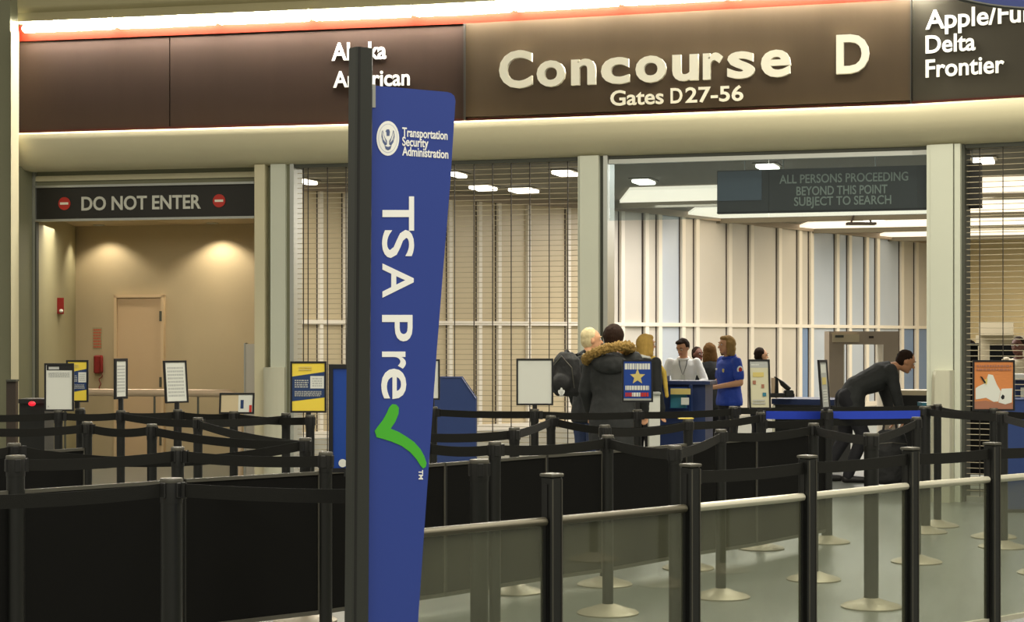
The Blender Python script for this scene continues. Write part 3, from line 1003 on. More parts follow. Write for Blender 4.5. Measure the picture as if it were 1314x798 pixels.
# ---- black panel barriers
def panel(a, b, h0, h1, label, rail='black_edge', sheet='black_panel', group='black panel barriers', name='panel_barrier'):
    A_, B2_ = P(*a, h=0), P(*b, h=0)
    d = (B2_ - A_).normalized(); A_ = A_ + d * (.032 if a in POST else .001); B2_ = B2_ - d * (.032 if b in POST else .001)
    n = Vector((d.y, -d.x, 0))
    t = thing(name, label, 'barrier', (A_ + B2_) / 2, group=group)
    def bx(p, q, z0, z1, w):
        b0 = [p - n * w, q - n * w, q + n * w, p + n * w]
        return MB().hexa([v + Vector((0, 0, z0)) for v in b0], [v + Vector((0, 0, z1)) for v in b0])
    obj('panel_sheet', bx(A_ + d * .01, B2_ - d * .01, h0 + .02, h1 - .015, .005), MT[sheet], t)
    obj('top_rail', bx(A_, B2_, h1 - .018, h1, .012), MT[rail], t)
    obj('bottom_rail', bx(A_, B2_, h0, h0 + .022, .012), MT[rail], t)
    obj('side_frame', bx(A_, A_ + d * .012, h0, h1, .012), MT['black_head'], t)
    obj('side_frame', bx(B2_ - d * .008, B2_, h0, h1, .012), MT['black_edge'], t)
    for p, e in ((A_, a), (B2_, b)):
        if e not in POST:
            continue
        q = p - d * .045 if p is A_ else p + d * .045
        for z in (h0 + .05, h1 - .06):
            obj('clamp', bx(min((p, q), key=lambda v: v.x), max((p, q), key=lambda v: v.x), z, z + .025, .008), MT['black'], t)
    return t


PAN = [((-220, 286), (20, 268), 'left of the left frame edge'), ((20, 268), (228, 249), 'at the far left below the white notice'), ((228, 249), (409, 235), 'left of the banner pole'),
       ((409, 235), (570, 220), 'hidden mostly by the blue banner'), ((570, 220), (700, 206), 'right of the blue banner'), ((700, 206), (776, 199), 'below the backpack traveller'),
       ((776, 199), (883, 186), 'below the parka traveller and star poster'), ((883, 186), (970, 177), 'below the podium and officer'), ((970, 177), (1061, 165), 'ending under the narrow tilted notice')]
for a, b, w in PAN:
    panel(a, b, .085, .865, 'solid black queue panel ' + w)
PAN2 = [((-180, 205), (20, 200), 'at far left edge'), ((20, 200), (112, 192), 'below the white notice pair')]
for a, b, w in PAN2:
    panel(a, b, .085, .86, 'second row black queue panel ' + w)

# ---- glass barrier in front
GP = [(508, 333), (708, 309), (886, 287), (1036, 268), (1168, 250), (1273, 239), (1372, 228)]
GL = ['hidden behind the blue banner', 'nearest, right of the blue banner', 'second from the banner', 'third from the banner, before the officer', 'fourth from the banner, before the bending man', 'fifth from the banner, under the orange poster', 'outside the right frame edge']
gang = math.atan2(2.18, 2.415)
for (px, s), w in zip(GP, GL):
    p = P(px, s, h=0)
    t = thing('barrier_post', 'square black metal post of the glass barrier, ' + w, 'post', p, rz=gang, group='glass barrier posts')
    def oct_(h, w_, z1):
        return MB().box((0, 0, (h + z1) / 2), (w_, w_, z1 - h), bev=.006)
    obj('post', oct_(0, .066, 1.02), MT['black'], t, local=True)
    for sx in (-1, 1):
        obj('groove_strip', MB().box((sx * .0345, 0, .5), (.005, .022, .98)), MT['black_head'], t, local=True)
        obj('edge_strip', MB().box((sx * .026, -.034, .51), (.004, .004, 1.0)), MT['black_edge'], t, local=True)
    obj('cap', MB().box((0, 0, 1.026), (.074, .074, .014), bev=.003), MT['black_edge'], t, local=True)
    obj('base_plate', MB().box((0, 0, .006), (.16, .16, .012), bev=.002), MT['black'], t, local=True)
for i in range(len(GP) - 1):
    a, b = P(*GP[i], h=0), P(*GP[i + 1], h=0)
    d = (b - a).normalized(); n = Vector((d.y, -d.x, 0))
    a = a + d * .04; b = b - d * .04
    t = thing('glass_panel', ['clear glass barrier pane just right of the blue banner', 'clear glass barrier pane between first and second visible posts', 'clear glass barrier pane below the officer, third from the banner', 'clear glass barrier pane below the bending man', 'clear glass barrier pane in front of the right column foot', 'clear glass barrier pane cut by the right frame edge'][i], 'glass barrier', (a + b) / 2, group='glass barrier panes')
    def bx(p, q, z0, z1, w):
        b0 = [p - n * w, q - n * w, q + n * w, p + n * w]
        return MB().hexa([v + Vector((0, 0, z0)) for v in b0], [v + Vector((0, 0, z1)) for v in b0])
    obj('pane', bx(a + d * .01, b - d * .01, .09, .825, .003), MT['glass'], t)
    rl = 'rail_dark' if i < 2 else 'rail_light'
    m = MB(); rs = []
    for p in (a, b):
        rs.append([p + n * (.022 * math.cos(k)) + Vector((0, 0, .835 + .019 * math.sin(k))) for k in [2 * PI * j / 10 for j in range(10)]])
    m.rings(rs)
    obj('top_rail', m, MT[rl], t, smooth=True)
    obj('bottom_rail', bx(a, b, .065, .092, .012), MT[rl], t)
    obj('side_strip', bx(a, a + d * .014, .09, .82, .01), MT['black'], t)
    obj('side_strip', bx(b - d * .014, b, .09, .82, .01), MT['black'], t)
for i, lb in ((2, 'black belt above the glass between second and third posts'), (3, 'black belt above the glass between third and fourth posts'), (4, 'black belt above the glass between fourth and fifth posts'), (5, 'black belt above the glass leaving the frame at right')):
    belt(GP[i], GP[i + 1], 1.0, 1.0, .008, lb, w=.056)

# ================================================================== blue pole sign
bs = thing('pole_banner_sign', 'tall blue blade sign on a black pole with white TSA lettering and green check', 'sign', P(458, 352, h=0))
BS = lambda px: 349 - (px - 474) * .106
def Q(px, y, d=0.0):
    s = BS(px)
    return P(px, s, y) + BN * d
BN = Vector((0, 0, 0))
e1 = (P(584, BS(584), 432) - P(474, BS(474), 432)).normalized()
BN = Vector((e1.y, -e1.x, 0))
m = MB()
top, bot = P(463, 352, 62), P(456, 352, h=0.02)
rs = []
for p in (bot, top):
    u = e1; v = BN
    rs.append([p + u * x + v * y for x, y in ((-.036, .024), (-.03, .03), (.03, .03), (.036, .024), (.036, -.024), (.03, -.03), (-.03, -.03), (-.036, -.024))])
m.rings(rs)
obj('pole', m, MT['flag_pole'], bs)
obj('pole_groove', MB().hexa([bot + e1 * -.030 + BN * .030, bot + e1 * -.020 + BN * .030, bot + e1 * -.020 + BN * .032, bot + e1 * -.030 + BN * .032], [top + e1 * -.030 + BN * .030, top + e1 * -.020 + BN * .030, top + e1 * -.020 + BN * .032, top + e1 * -.030 + BN * .032]), MT['black_head'], bs)
obj('base_plate', MB().lathe([(.24, 0), (.24, .012), (.05, .03), (.04, .05)], bot - Vector((0, 0, .02)), 28), MT['flag_pole'], bs, smooth=True)
out = [(478, 109.5), (574, 118), (579, 119.5), (583, 123), (584.5, 129), (577.5, 240), (570, 330), (560.5, 450), (551.5, 580), (543, 700), (536.5, 798), (534.5, 826), (469.5, 826), (471.5, 600), (473, 300), (475, 138), (478, 136)]
obj('blade', MB().slab([Q(x, y, .0) for x, y in out], -BN, .022), MT['flag_blue'], bs)
obj('hinge_strip', MB().slab([Q(476.5, 108, .003), Q(481.5, 108.5, .003), Q(481.5, 138, .003), Q(476.5, 138, .003)], -BN, .028), MT['silver'], bs)
def Qh(px, h, d=0.0):
    return P(px, BS(px), h=h) + BN * d
def btext(txt, x0, x1, h, cap, wt, mt='letter_white'):
    obj('lettering', put_text(txt, lambda u, v, d: Qh(x0 + (x1 - x0) * u, h + cap * v, .0005 + d), .0012, wt), MT[mt], bs)
hh = lambda x, y: EYE + (HY - y) / BS(x)
btext('Transportation', 516, 574, hh(516, 175), .034, .02)
btext('Security', 516, 549.5, hh(516, 187), .034, .02)
btext('Administration', 516, 575, hh(516, 199.5), .034, .02)
# big rotated lettering, reading downwards; glyph tops point right
def rtext(ch, y0, y1, x0, x1, wt=.012, name='lettering', mt='letter_white', fit=True):
    obj(name, put_text(ch, lambda u, v, d: Q(x0 + (x1 - x0) * v, y0 + (y1 - y0) * u, .0005 + d), .0015, wt, fit_y=fit), MT[mt], bs)
rtext('T', 252, 296, 490.5, 531)
rtext('S', 295, 331, 490, 531)
rtext('A', 338, 382, 490.5, 530.5)
rtext('P', 404, 438, 490, 529)
rtext('r', 451, 473, 490, 520.5)
rtext('e', 473, 512, 489, 521)
rtext('TM', 603, 615, 537, 542.5, .02)
ck = [(480.5, 553), (484, 548), (491, 539), (496, 530), (499, 523), (503, 518.5), (508, 519), (511.5, 523), (511, 531), (507, 541), (501, 550), (511, 554), (521, 560), (531, 567), (539, 576), (544, 585), (547, 594), (546, 599), (542.5, 601), (539, 597), (534, 589), (526, 580), (515, 572), (502, 566.5), (491, 563), (483, 561)]
fc = [(481, 556), (491, 556), (500, 549), (506, 555)]
def fan_shape(pts, d0, d1, ctr):
    m = MB()
    n = len(pts)
    m.v = [Q(x, y, d1) for x, y in pts] + [Q(x, y, d0) for x, y in pts]
    tri = bmesh.new()
    vs = [tri.verts.new((x, -y, 0)) for x, y in pts]
    f = tri.faces.new(vs)
    r = bmesh.ops.triangulate(tri, faces=[f])
    tri.verts.index_update()
    for f in tri.faces:
        ix = [v.index for v in f.verts]
        m.f.append(tuple(ix)); m.f.append(tuple(i + n for i in reversed(ix)))
    tri.free()
    for i in range(n):
        j = (i + 1) % n
        m.f.append((i, j, n + j, n + i))
    return m
obj('check_mark', fan_shape(ck, .0005, .002, None), MT['green'], bs)
# round eagle seal
cx, cy = 497.5, 177.5
def ring_pts(rx, ry, ox=0, oy=0, n=32):
    return [(cx + ox + rx * math.cos(2 * PI * k / n), cy + oy + ry * math.sin(2 * PI * k / n)) for k in range(n)]
seal = obj('seal_disc', fan_shape(ring_pts(14.5, 22.3), .0005, .0015, None), MT['letter_white'], bs)
obj('seal_line', fan_shape(ring_pts(12.2, 18.8), .0016, .0018, None), mat('seal_pale_blue', (196, 200, 214), .5), seal)
obj('seal_field', fan_shape(ring_pts(11.6, 17.9), .0019, .0021, None), MT['letter_white'], seal)
for sx in (-1, 1):
    wing = [(0 + sx * 1.5, 3), (sx * 3.5, 0), (sx * 5.6, -5), (sx * 6.6, -10.5), (sx * 8.2, -8), (sx * 8.4, -2), (sx * 6.8, 5), (sx * 4, 9.5), (sx * 1.5, 8)]
    obj('eagle_wing', fan_shape([(cx + x, cy + y) for x, y in wing], .0022, .0026, None), MT['emblem_blue'], seal)
for sx in (-1, 1):
    for k in range(3):
        fe = [(sx * (2.6 + k * 1.5), 5.5 - k * 1.5), (sx * (3.3 + k * 1.5), 5.2 - k * 1.5), (sx * (6.3 + k * .7), -3.5 - k * 2.2), (sx * (5.7 + k * .7), -4.2 - k * 2.2)]
        obj('wing_feather', fan_shape([(cx + x, cy + y) for x, y in fe], .0027, .003, None), MT['letter_white'], seal)
obj('eagle_head', fan_shape([(cx + x, cy + y) for x, y in ((-1.8, -3), (-2.2, -8), (-3.4, -8.8), (-1.6, -11.5), (1.4, -11.5), (2.4, -8.5), (1.8, -3))], .0022, .0026, None), MT['emblem_blue'], seal)
obj('eagle_shield', fan_shape([(cx + x, cy + y) for x, y in ((-1.8, -2), (1.8, -2), (1.8, 3), (0, 6), (-1.8, 3))], .0027, .003, None), MT['letter_white'], seal)
obj('eagle_tail', fan_shape([(cx + x, cy + y) for x, y in ((-4.5, 9.5), (0, 11), (4.5, 9.5), (3, 14), (0, 15.5), (-3, 14))], .0022, .0026, None), MT['emblem_blue'], seal)

# ================================================================== framed notices on the stanchions
def notice(px, s, y0, y1, x0, x1, label, design, yaw=0.0, tilt=0.0, cat='notice', frame='frame_black', fw=.014):
    """frame seen between columns x0..x1, rows y0..y1, turned by yaw (its true width is longer than it looks)"""
    w = (x1 - x0) / s / max(.12, math.cos(yaw))
    hgt = (y1 - y0) / s
    cpx = (x0 + x1) / 2
    base = P(cpx, s, y1)
    t = thing('sign_frame', label, cat, base)
    R = Vector((math.cos(yaw), math.sin(yaw), 0)); U = Vector((math.sin(tilt) * 1, 0, math.cos(tilt))); N = Vector((math.sin(yaw), -math.cos(yaw), 0))
    def pt(u, v, d=0):
        return base + R * ((u - .5) * w) + U * (v * hgt) + N * d
    def rect(u0, u1, v0, v1, d, th=.0015):
        return MB().slab([pt(u0, v0, d), pt(u1, v0, d), pt(u1, v1, d), pt(u0, v1, d)], N, th)
    fu, fv = fw / w, fw / hgt
    for u0, u1, v0, v1 in ((0, fu, 0, 1), (1 - fu, 1, 0, 1), (fu, 1 - fu, 0, fv), (fu, 1 - fu, 1 - fv, 1)):
        obj('frame_bar', rect(u0, u1, v0, v1, -.008, .016), MT[frame], t)
    obj('back_board', rect(fu, 1 - fu, fv, 1 - fv, -.006, .006), MT['frame_black'], t)
    iu0, iv0, iw, ih = fu, fv, 1 - 2 * fu, 1 - 2 * fv
    k = 0
    sh = None
    for dsg in design:
        kind, mt = dsg[0], dsg[1]
        d = .001 + k * .0012
        if kind == 'rect':
            u0, u1, v0, v1 = dsg[2:]
            o = obj('sheet' if sh is None else 'print', rect(iu0 + iw * u0, iu0 + iw * u1, iv0 + ih * v0, iv0 + ih * v1, d, .001), MT[mt], t if sh is None else sh)
        elif kind == 'poly':
            pts = dsg[2]
            pp = [pt(iu0 + iw * u, iv0 + ih * v, d) for u, v in pts]
            o = obj('print', MB().slab(pp, N, .001), MT[mt], t if sh is None else sh)
        elif kind == 'lines':
            u0, u1, v0, v1, n = dsg[2:]
            m = MB()
            for i in range(n):
                v = v1 - (v1 - v0) * (i + .5) / n
                hv = (v1 - v0) / n * .28
                u = u0
                while u < u1 - .02:
                    e = min(u1, u + random.uniform(.03, .10))
                    q = rect(iu0 + iw * u, iu0 + iw * e, iv0 + ih * (v - hv), iv0 + ih * (v + hv), d, .0006)
                    m.add((q.v, q.f)); u = e + .018
            o = obj('print_lines', m, MT[mt], t if sh is None else sh)
            o['kind'] = 'stuff'
        if sh is None:
            sh = o
        k += 1
    # neck that clips on the stanchion
    zz = 1.03 if base.z > 1.03 else base.z - .02
    obj('mount', MB().box(Vector((base.x, base.y + .004, (zz + base.z) / 2 + .004)), (.035, .03, base.z - zz + .01)), MT['black_head'], t)
    return t


YN = [('rect', 'yellow', 0, 1, 0, 1), ('poly', 'poster_navy', [(0, .20), (1, .28), (1, .82), (0, .72)]), ('rect', 'paper', .56, .98, .47, .73), ('lines', 'paper_grey', .62, .92, .50, .70, 4),
      ('lines', 'paper_grey', .08, .5, .48, .66, 4), ('lines', 'paper_grey', .08, .9, .30, .42, 4), ('lines', 'gold', .2, .6, .84, .94, 2)]
notice(75, 166, 466, 527.5, 57, 95, 'white notice in a black frame at far left beside a yellow poster', [('rect', 'paper', 0, 1, 0, 1), ('rect', 'frame_black', .02, 1, .88, 1), ('rect', 'paper_grey', .1, .5, .90, .96), ('lines', 'paper_grey', .1, .9, .72, .84, 3), ('rect', 'paper_grey', .07, .11, .05, .08)])
notice(103, 161, 462, 516, 85, 113.5, 'yellow and navy poster half hidden behind the far left white notice', YN)
notice(155, 166, 460, 512, 150, 160, 'white notice turned almost edge-on before the alcove door', [('rect', 'paper', 0, 1, 0, 1), ('lines', 'paper_grey', .1, .9, .1, .9, 9)], yaw=1.22, fw=.02)
notice(228, 164, 462.5, 517, 215, 239, 'tilted white notice in a black frame right of the alcove door', [('rect', 'paper', 0, 1, 0, 1), ('lines', 'paper_grey', .1, .9, .1, .9, 9)], yaw=.85, tilt=-.055)
notice(301, 168, 504, 531, 281, 326, 'low wide black frame holding papers at the right end of the handrail', [('rect', 'pane_beige', 0, 1, 0, 1), ('rect', 'paper', .55, 1, 0, 1), ('rect', 'poster_navy', .62, .72, .2, .7), ('rect', 'red', .9, .98, 0, .4)], tilt=.03)
notice(398, 176, 463.5, 529.5, 372.5, 419, 'yellow and navy poster in a black frame left of the banner pole', YN)
notice(450, 250, 467.5, 606, 422, 470, 'tall narrow royal blue sign mostly hidden behind the banner pole', [('rect', 'poster_blue', 0, 1, 0, 1)], fw=.022)
sf = [o for o in bpy.data.objects if o.get('label', '').startswith('tall narrow royal blue')][0]
c = P(440, 250, 594) + Vector((0, -.012, 0))
obj('round_logo', MB().slab([c + Vector((.021 * math.cos(2 * PI * k / 20), 0, .021 * math.sin(2 * PI * k / 20))) for k in range(20)], (0, -1, 0), .002), MT['paper'], sf)
notice(560, 158, 461, 513, 545, 564.5, 'notice frame seen at the right edge of the blue banner', [('rect', 'paper', 0, 1, 0, 1)])
notice(686, 163, 460, 520, 662.5, 710, 'blank white notice in a black frame left of the backpack traveller', [('rect', 'paper', 0, 1, 0, 1)])
STAR = []
for k in range(10):
    r = .29 if k % 2 == 0 else .125
    STAR.append((.5 + r * 1.0 * math.sin(2 * PI * k / 10), .60 + r * .72 * math.cos(2 * PI * k / 10)))
nt_ = notice(818, 164, 461, 516, 798, 838, 'blue poster with a gold star and white lettering before the parka traveller', [
    ('rect', 'poster_blue', 0, 1, 0, 1), ('rect', 'silver', 0, 1, 0, .05),
    ('lines', 'paper', .04, .96, .73, 1.0, 1), ('poly', 'gold', STAR), ('lines', 'paper', .06, .92, .22, .42, 1), ('lines', 'red', .06, .92, .06, .24, 1), ('lines', 'paper', .3, .6, .06, .24, 1)])
notice(976, 170, 461, 525, 961.5, 989.5, 'tall cream notice in a black frame beside the officer', [('rect', 'paper_cream', 0, 1, 0, 1), ('rect', 'paper_grey', 0, 1, .86, 1), ('lines', 'paper', .08, .5, .90, .95, 1),
       ('rect', 'gold', .15, .75, .66, .76), ('rect', 'poster_brown', .12, .3, .50, .58), ('rect', 'poster_brown', .6, .75, .42, .5), ('rect', 'teal', .65, .85, .24, .32), ('lines', 'paper_grey', .1, .8, .06, .18, 2)], tilt=-.03)
notice(1061, 166, 461.5, 525, 1052, 1067, 'narrow tilted notice turned edge-on left of the bending man', [('rect', 'paper_grey', 0, 1, 0, 1), ('rect', 'paper', .15, .85, .76, .95), ('rect', 'gold', .2, .8, .5, .66), ('lines', 'paper', .2, .8, .1, .4, 5)], yaw=1.05, tilt=-.07, fw=.018)
notice(1275, 161, 462, 527, 1248, 1302, 'orange poster with white shapes in a black frame at right', [
    ('rect', 'poster_orange', 0, 1, 0, 1), ('poly', 'poster_brown', [(0, 0), (1, 0), (1, .12), (.6, .13), (.3, .18), (0, .16)]),
    ('poly', 'paper', [(.03, .2), (.3, .24), (.5, .15), (.62, .16), (.68, .38), (.58, .52), (.48, .72), (.36, .74), (.28, .55), (.1, .48), (.03, .44)]),
    ('poly', 'paper', [(.62, .14), (.8, .1), (.97, .14), (.98, .44), (.7, .43)]), ('poly', 'frame_black', [(.68, .25), (.72, .2), (.77, .22), (.78, .28), (.73, .31)]),
    ('poly', 'gold', [(.22, .56), (.32, .52), (.34, .66), (.26, .62)]), ('poly', 'frame_black', [(.14, .70), (.26, .54), (.3, .56), (.2, .68)]), ('lines', 'poster_brown', .05, .95, .80, .95, 2)])

# hanging navy banner corner at top right
t = thing('hanging_banner', 'navy curved-bottom hanging sign cutting the top right corner', 'sign', P(1290, 200, -10))
pts = []
for k in range(13):
    x = 1212 + 230 * k / 12
    y = 11.5 - 18 * ((x - 1330) / 118) ** 2
    pts.append(P(x, 200, min(y, 11.5)))
pts += [P(1442, 200, -80), P(1212, 200, -80)]
obj('banner_face', MB().slab(pts, (0, 1, 0), .04), MT['navy_banner'], t)
m = MB().tube(pts[:13], .012, 6)
obj('edge_trim', m, MT['flag_pole'], t, smooth=True)

# ================================================================== people
def V(*a):
    return Vector(a)


def loft(pts, rx, ry, side=V(1, 0, 0), n=14, fr=None):
    """closed body of elliptical rings along pts; side is the local right axis"""
    mb = MB()
    pts = [Vector(p) for p in pts]
    rs = []
    for i, p in enumerate(pts):
        t = (pts[min(i + 1, len(pts) - 1)] - pts[max(i - 1, 0)]).normalized()
        s = (side - t * side.dot(t)).normalized()
        f = t.cross(s).normalized()
        rs.append([p + s * rx[i] * math.cos(2 * PI * k / n) + f * ry[i] * math.sin(2 * PI * k / n) for k in range(n)])
    return mb.rings(rs)


def limb(mb, p0, p1, r0, r1, n=12):
    """tapered capsule"""
    p0, p1 = Vector(p0), Vector(p1)
    d = (p1 - p0)
    L = d.length
    t = d / L
    pts, rad = [], []
    for k in range(5):
        a = k / 4 * PI / 2
        pts.append(p0 - t * r0 * math.cos(a)); rad.append(max(r0 * math.sin(a), r0 * .05))
    for k in range(4, -1, -1):
        a = k / 4 * PI / 2
        pts.append(p1 + t * r1 * math.cos(a)); rad.append(max(r1 * math.sin(a), r1 * .05))
    s = t.cross(V(0, 0, 1) if abs(t.z) < .9 else V(1, 0, 0)).normalized()
    u = s.cross(t)
    mb.rings([[p + (s * math.cos(2 * PI * k / n) + u * math.sin(2 * PI * k / n)) * r for k in range(n)] for p, r in zip(pts, rad)])


def fuse(name, mb, mt, parent, voxel=.011, smooth=4, disp=0.0, dscale=.05):
    """weld overlapping closed shapes into one continuous surface"""
    me = bpy.data.meshes.new(name)
    me.from_pydata([tuple(v) for v in mb.v], [], mb.f)
    bm = bmesh.new(); bm.from_mesh(me)
    bmesh.ops.recalc_face_normals(bm, faces=bm.faces)
    bm.to_mesh(me); bm.free()
    o = bpy.data.objects.new(name, me)
    COL.objects.link(o)
    r = o.modifiers.new('r', 'REMESH'); r.mode = 'VOXEL'; r.voxel_size = voxel; r.use_smooth_shade = True
    if smooth:
        sm = o.modifiers.new('s', 'SMOOTH'); sm.factor = .5; sm.iterations = smooth
    if disp:
        tx = bpy.data.textures.new('n', 'CLOUDS'); tx.noise_scale = dscale
        dm = o.modifiers.new('d', 'DISPLACE'); dm.texture = tx; dm.strength = disp; dm.mid_level = .5
    dg = bpy.context.evaluated_depsgraph_get()
    m2 = bpy.data.meshes.new_from_object(o.evaluated_get(dg))
    o.modifiers.clear()
    o.data = m2
    m2.materials.clear()
    m2.materials.append(mt)
    for p in m2.polygons:
        p.use_smooth = True
    o.parent = parent
    return o


def person(px, s, H, rot, label, skin='skin', top='coat_black', legs='trousers', hair='hair_dark', hairstyle='short', arms=None, lean=0.0, headturn=0.0, nod=0.0, sleeve='long',
           joints=None, hem=.46, wide=1.0, bulk=1.0, collar=None, legpose=None):
    """local frame: x right, y forward, z up; heights are fractions of H"""
    root = thing('person', label, 'person', P(px, s, h=0), rz=rot)
    J = dict(pelvis=V(0, 0, .50), waist=V(0, .0, .60), chest=V(0, .005, .72), sh=V(0, 0, .81), neck=V(0, .004, .845), head=V(0, .018, .925))
    if lean:
        piv = V(0, 0, .53)
        R = Matrix.Rotation(-lean, 3, 'X')
        for k in ('waist', 'chest', 'sh', 'neck', 'head'):
            f = .6 if k == 'waist' else 1
            J[k] = piv + Matrix.Rotation(-lean * f, 3, 'X') @ (J[k] - piv)
    up = (J['neck'] - J['chest']).normalized()
    rt = V(1, 0, 0)
    shl = {1: J['sh'] + rt * .105 * wide, -1: J['sh'] - rt * .105 * wide}
    A = {}
    for sd_ in (1, -1):
        a = (arms or {}).get(sd_)
        if a is None:
            el = shl[sd_] + V(sd_ * .02, -.01, -.185); wr = el + V(sd_ * .0, .05, -.14)
            fd = V(0, .1, -1)
        else:
            el, wr, fd = V(*a[0]), V(*a[1]), V(*a[2])
        A[sd_] = (shl[sd_], el, wr, fd.normalized())
    Lg = {}
    for sd_ in (1, -1):
        if legpose:
            Lg[sd_] = [V(*q) for q in legpose[sd_]]
        else:
            Lg[sd_] = [V(sd_ * .052, 0, .50), V(sd_ * .056, .008, .28), V(sd_ * .056, -.012, .045), V(sd_ * .066, .085, .018)]
    # ---- body
    b = MB()
    tp = [J['pelvis'] - V(0, 0, .05), J['pelvis'], J['waist'], (J['waist'] + J['chest']) / 2, J['chest'], J['chest'].lerp(J['sh'], .7), J['sh'] + up * .012, J['neck']]
    q = loft(tp, [.05, .098, .078, .085, .097, .098, .065, .034], [.04, .066, .054, .058, .064, .058, .042, .032]); b.add((q.v, q.f))
    for sd_ in (1, -1):
        s0, el, wr, fd = A[sd_]
        limb(b, s0, el, .034, .026); limb(b, el, wr, .026, .0165)
        # hand: palm, four unequal fingers, thumb
        side = fd.cross(V(0, 0, 1))
        side = side.normalized() if side.length > .1 else V(0, 1, 0)
        nrm = side.cross(fd).normalized()
        pc = wr + fd * .028
        q = loft([wr, wr + fd * .012, pc, pc + fd * .028], [.014, .02, .024, .02], [.012, .012, .011, .009], side=side, n=10); b.add((q.v, q.f))
        for k, (off, ln) in enumerate(((-.017, .034), (-.006, .042), (.006, .039), (.017, .03))):
            f0 = pc + fd * .022 + side * off
            f1 = f0 + (fd * .8 - nrm * .35).normalized() * ln * .55
            f2 = f1 + (fd * .5 - nrm * .8).normalized() * ln * .5
            limb(b, f0, f1, .0062, .0056, 8); limb(b, f1, f2, .0056, .0045, 8)
        th0 = wr + fd * .012 - side * sd_ * .016
        th1 = th0 + (fd * .6 - side * sd_ * .7).normalized() * .026
        limb(b, th0, th1, .008, .0065, 8); limb(b, th1, th1 + (fd - nrm * .3).normalized() * .02, .0065, .005, 8)
        hp, kn, an, to = Lg[sd_]
        limb(b, hp, kn, .056, .036); limb(b, kn, an, .036, .023)
        limb(b, an - V(0, .012, .02), to, .022, .017)
    # neck and head
    yaw = Matrix.Rotation(headturn, 3, 'Z') @ Matrix.Rotation(-(nod + lean * .75), 3, 'X')
    hc = J['head'] + (yaw @ V(0, .012, 0)) 
    limb(b, J['neck'] - up * .01, hc - (yaw @ V(0, .015, .03)), .031, .029)
    def hp_(x, y, z):
        return hc + yaw @ V(x, y, z)
    b.ell(hp_(0, -.004, .012), (.046, .056, .056), 18, 12, yaw)
    b.ell(hp_(0, .010, -.022), (.037, .042, .044), 16, 10, yaw)
    b.ell(hp_(0, .034, -.052), (.019, .016, .014), 12, 8, yaw)
    limb(b, hp_(0, .048, .006), hp_(0, .062, -.014), .006, .0095, 8)      # nose
    b.ell(hp_(0, .044, .020), (.032, .010, .008), 12, 6, yaw)            # brow
    for sd_ in (1, -1):
        b.ell(hp_(sd_ * .046, -.004, -.004), (.007, .012, .019), 10, 8, yaw)
    sc = lambda m: [v * H for v in m.v]
    b.v = sc(b)
    fuse('body', b, MT[skin], root, voxel=.0105, smooth=3)
    # face details
    for sd_ in (1, -1):
        m = MB().ell(hp_(sd_ * .0185, .0485, .006), (.0085, .0045, .005), 10, 6, yaw); m.v = sc(m)
        ey = obj('eye', m, MT['shirt_white'], root, smooth=True, local=True)
        m = MB().ell(hp_(sd_ * .0185, .0522, .006), (.0042, .002, .0042), 8, 6, yaw); m.v = sc(m)
        obj('iris', m, MT['eye'], ey, smooth=True, local=True)
        m = MB().tube([hp_(sd_ * .009, .0535, .020), hp_(sd_ * .020, .0535, .0235), hp_(sd_ * .030, .047, .019)], [.0015, .003, .0012], 6); m.v = sc(m)
        obj('eyebrow', m, MT[hair], root, local=True)
    m = MB().tube([hp_(-.016, .045, -.036), hp_(0, .0515, -.034), hp_(.016, .045, -.036)], [.0015, .0042, .0015], 8); m.v = sc(m)
    obj('lips', m, MT['lip'], root, smooth=True, local=True)
    # ---- hair
    h = MB()
    h.ell(hp_(0, -.017, .024), (.051, .052, .055), 18, 12, yaw)
    if hairstyle == 'short':
        h.ell(hp_(0, -.022, .0), (.050, .046, .052), 14, 10, yaw)
    elif hairstyle == 'buzz':
        h = MB(); h.ell(hp_(0, -.010, .018), (.0485, .056, .054), 18, 12, yaw); h.ell(hp_(0, -.024, -.004), (.046, .040, .045), 14, 10, yaw)
    elif hairstyle == 'full':
        h.ell(hp_(0, -.024, .012), (.060, .058, .062), 16, 12, yaw); h.ell(hp_(0, -.03, -.02), (.052, .045, .045), 14, 10, yaw)
    elif hairstyle == 'bob':
        h.ell(hp_(0, -.022, .010), (.062, .056, .066), 16, 12, yaw)
        q = loft([hp_(0, -.028, .02), hp_(0, -.030, -.03), hp_(0, -.030, -.07), hp_(0, -.028, -.092)], [.055, .064, .060, .045], [.042, .044, .038, .024], side=yaw @ V(1, 0, 0)); h.add((q.v, q.f))
        for sd_ in (1, -1):
            limb(h, hp_(sd_ * .050, .004, .02), hp_(sd_ * .053, .004, -.065), .017, .014, 8)
        h.ell(hp_(0, .012, .052), (.042, .034, .022), 12, 8, yaw)
    elif hairstyle == 'long':
        h.ell(hp_(0, -.022, .010), (.060, .056, .064), 16, 12, yaw)
        q = loft([hp_(0, -.028, .02), hp_(0, -.032, -.03), hp_(0, -.036, -.08), hp_(0, -.034, -.14)], [.055, .066, .070, .050], [.042, .044, .036, .018], side=yaw @ V(1, 0, 0)); h.add((q.v, q.f))
    elif hairstyle == 'bun':
        h.ell(hp_(0, -.018, .018), (.054, .054, .058), 16, 12, yaw); h.ell(hp_(0, -.062, -.006), (.026, .024, .024), 12, 8, yaw)
        h.ell(hp_(.010, .018, .056), (.036, .026, .016), 12, 8, yaw)
    h.v = sc(h)
    fuse('hair', h, MT[hair], root, voxel=.012, smooth=2, disp=.012, dscale=.03)
    # ---- top garment
    g = MB()
    k = bulk
    hemz = V(0, 0, hem) if not lean else J['pelvis'] - V(0, 0, .06)
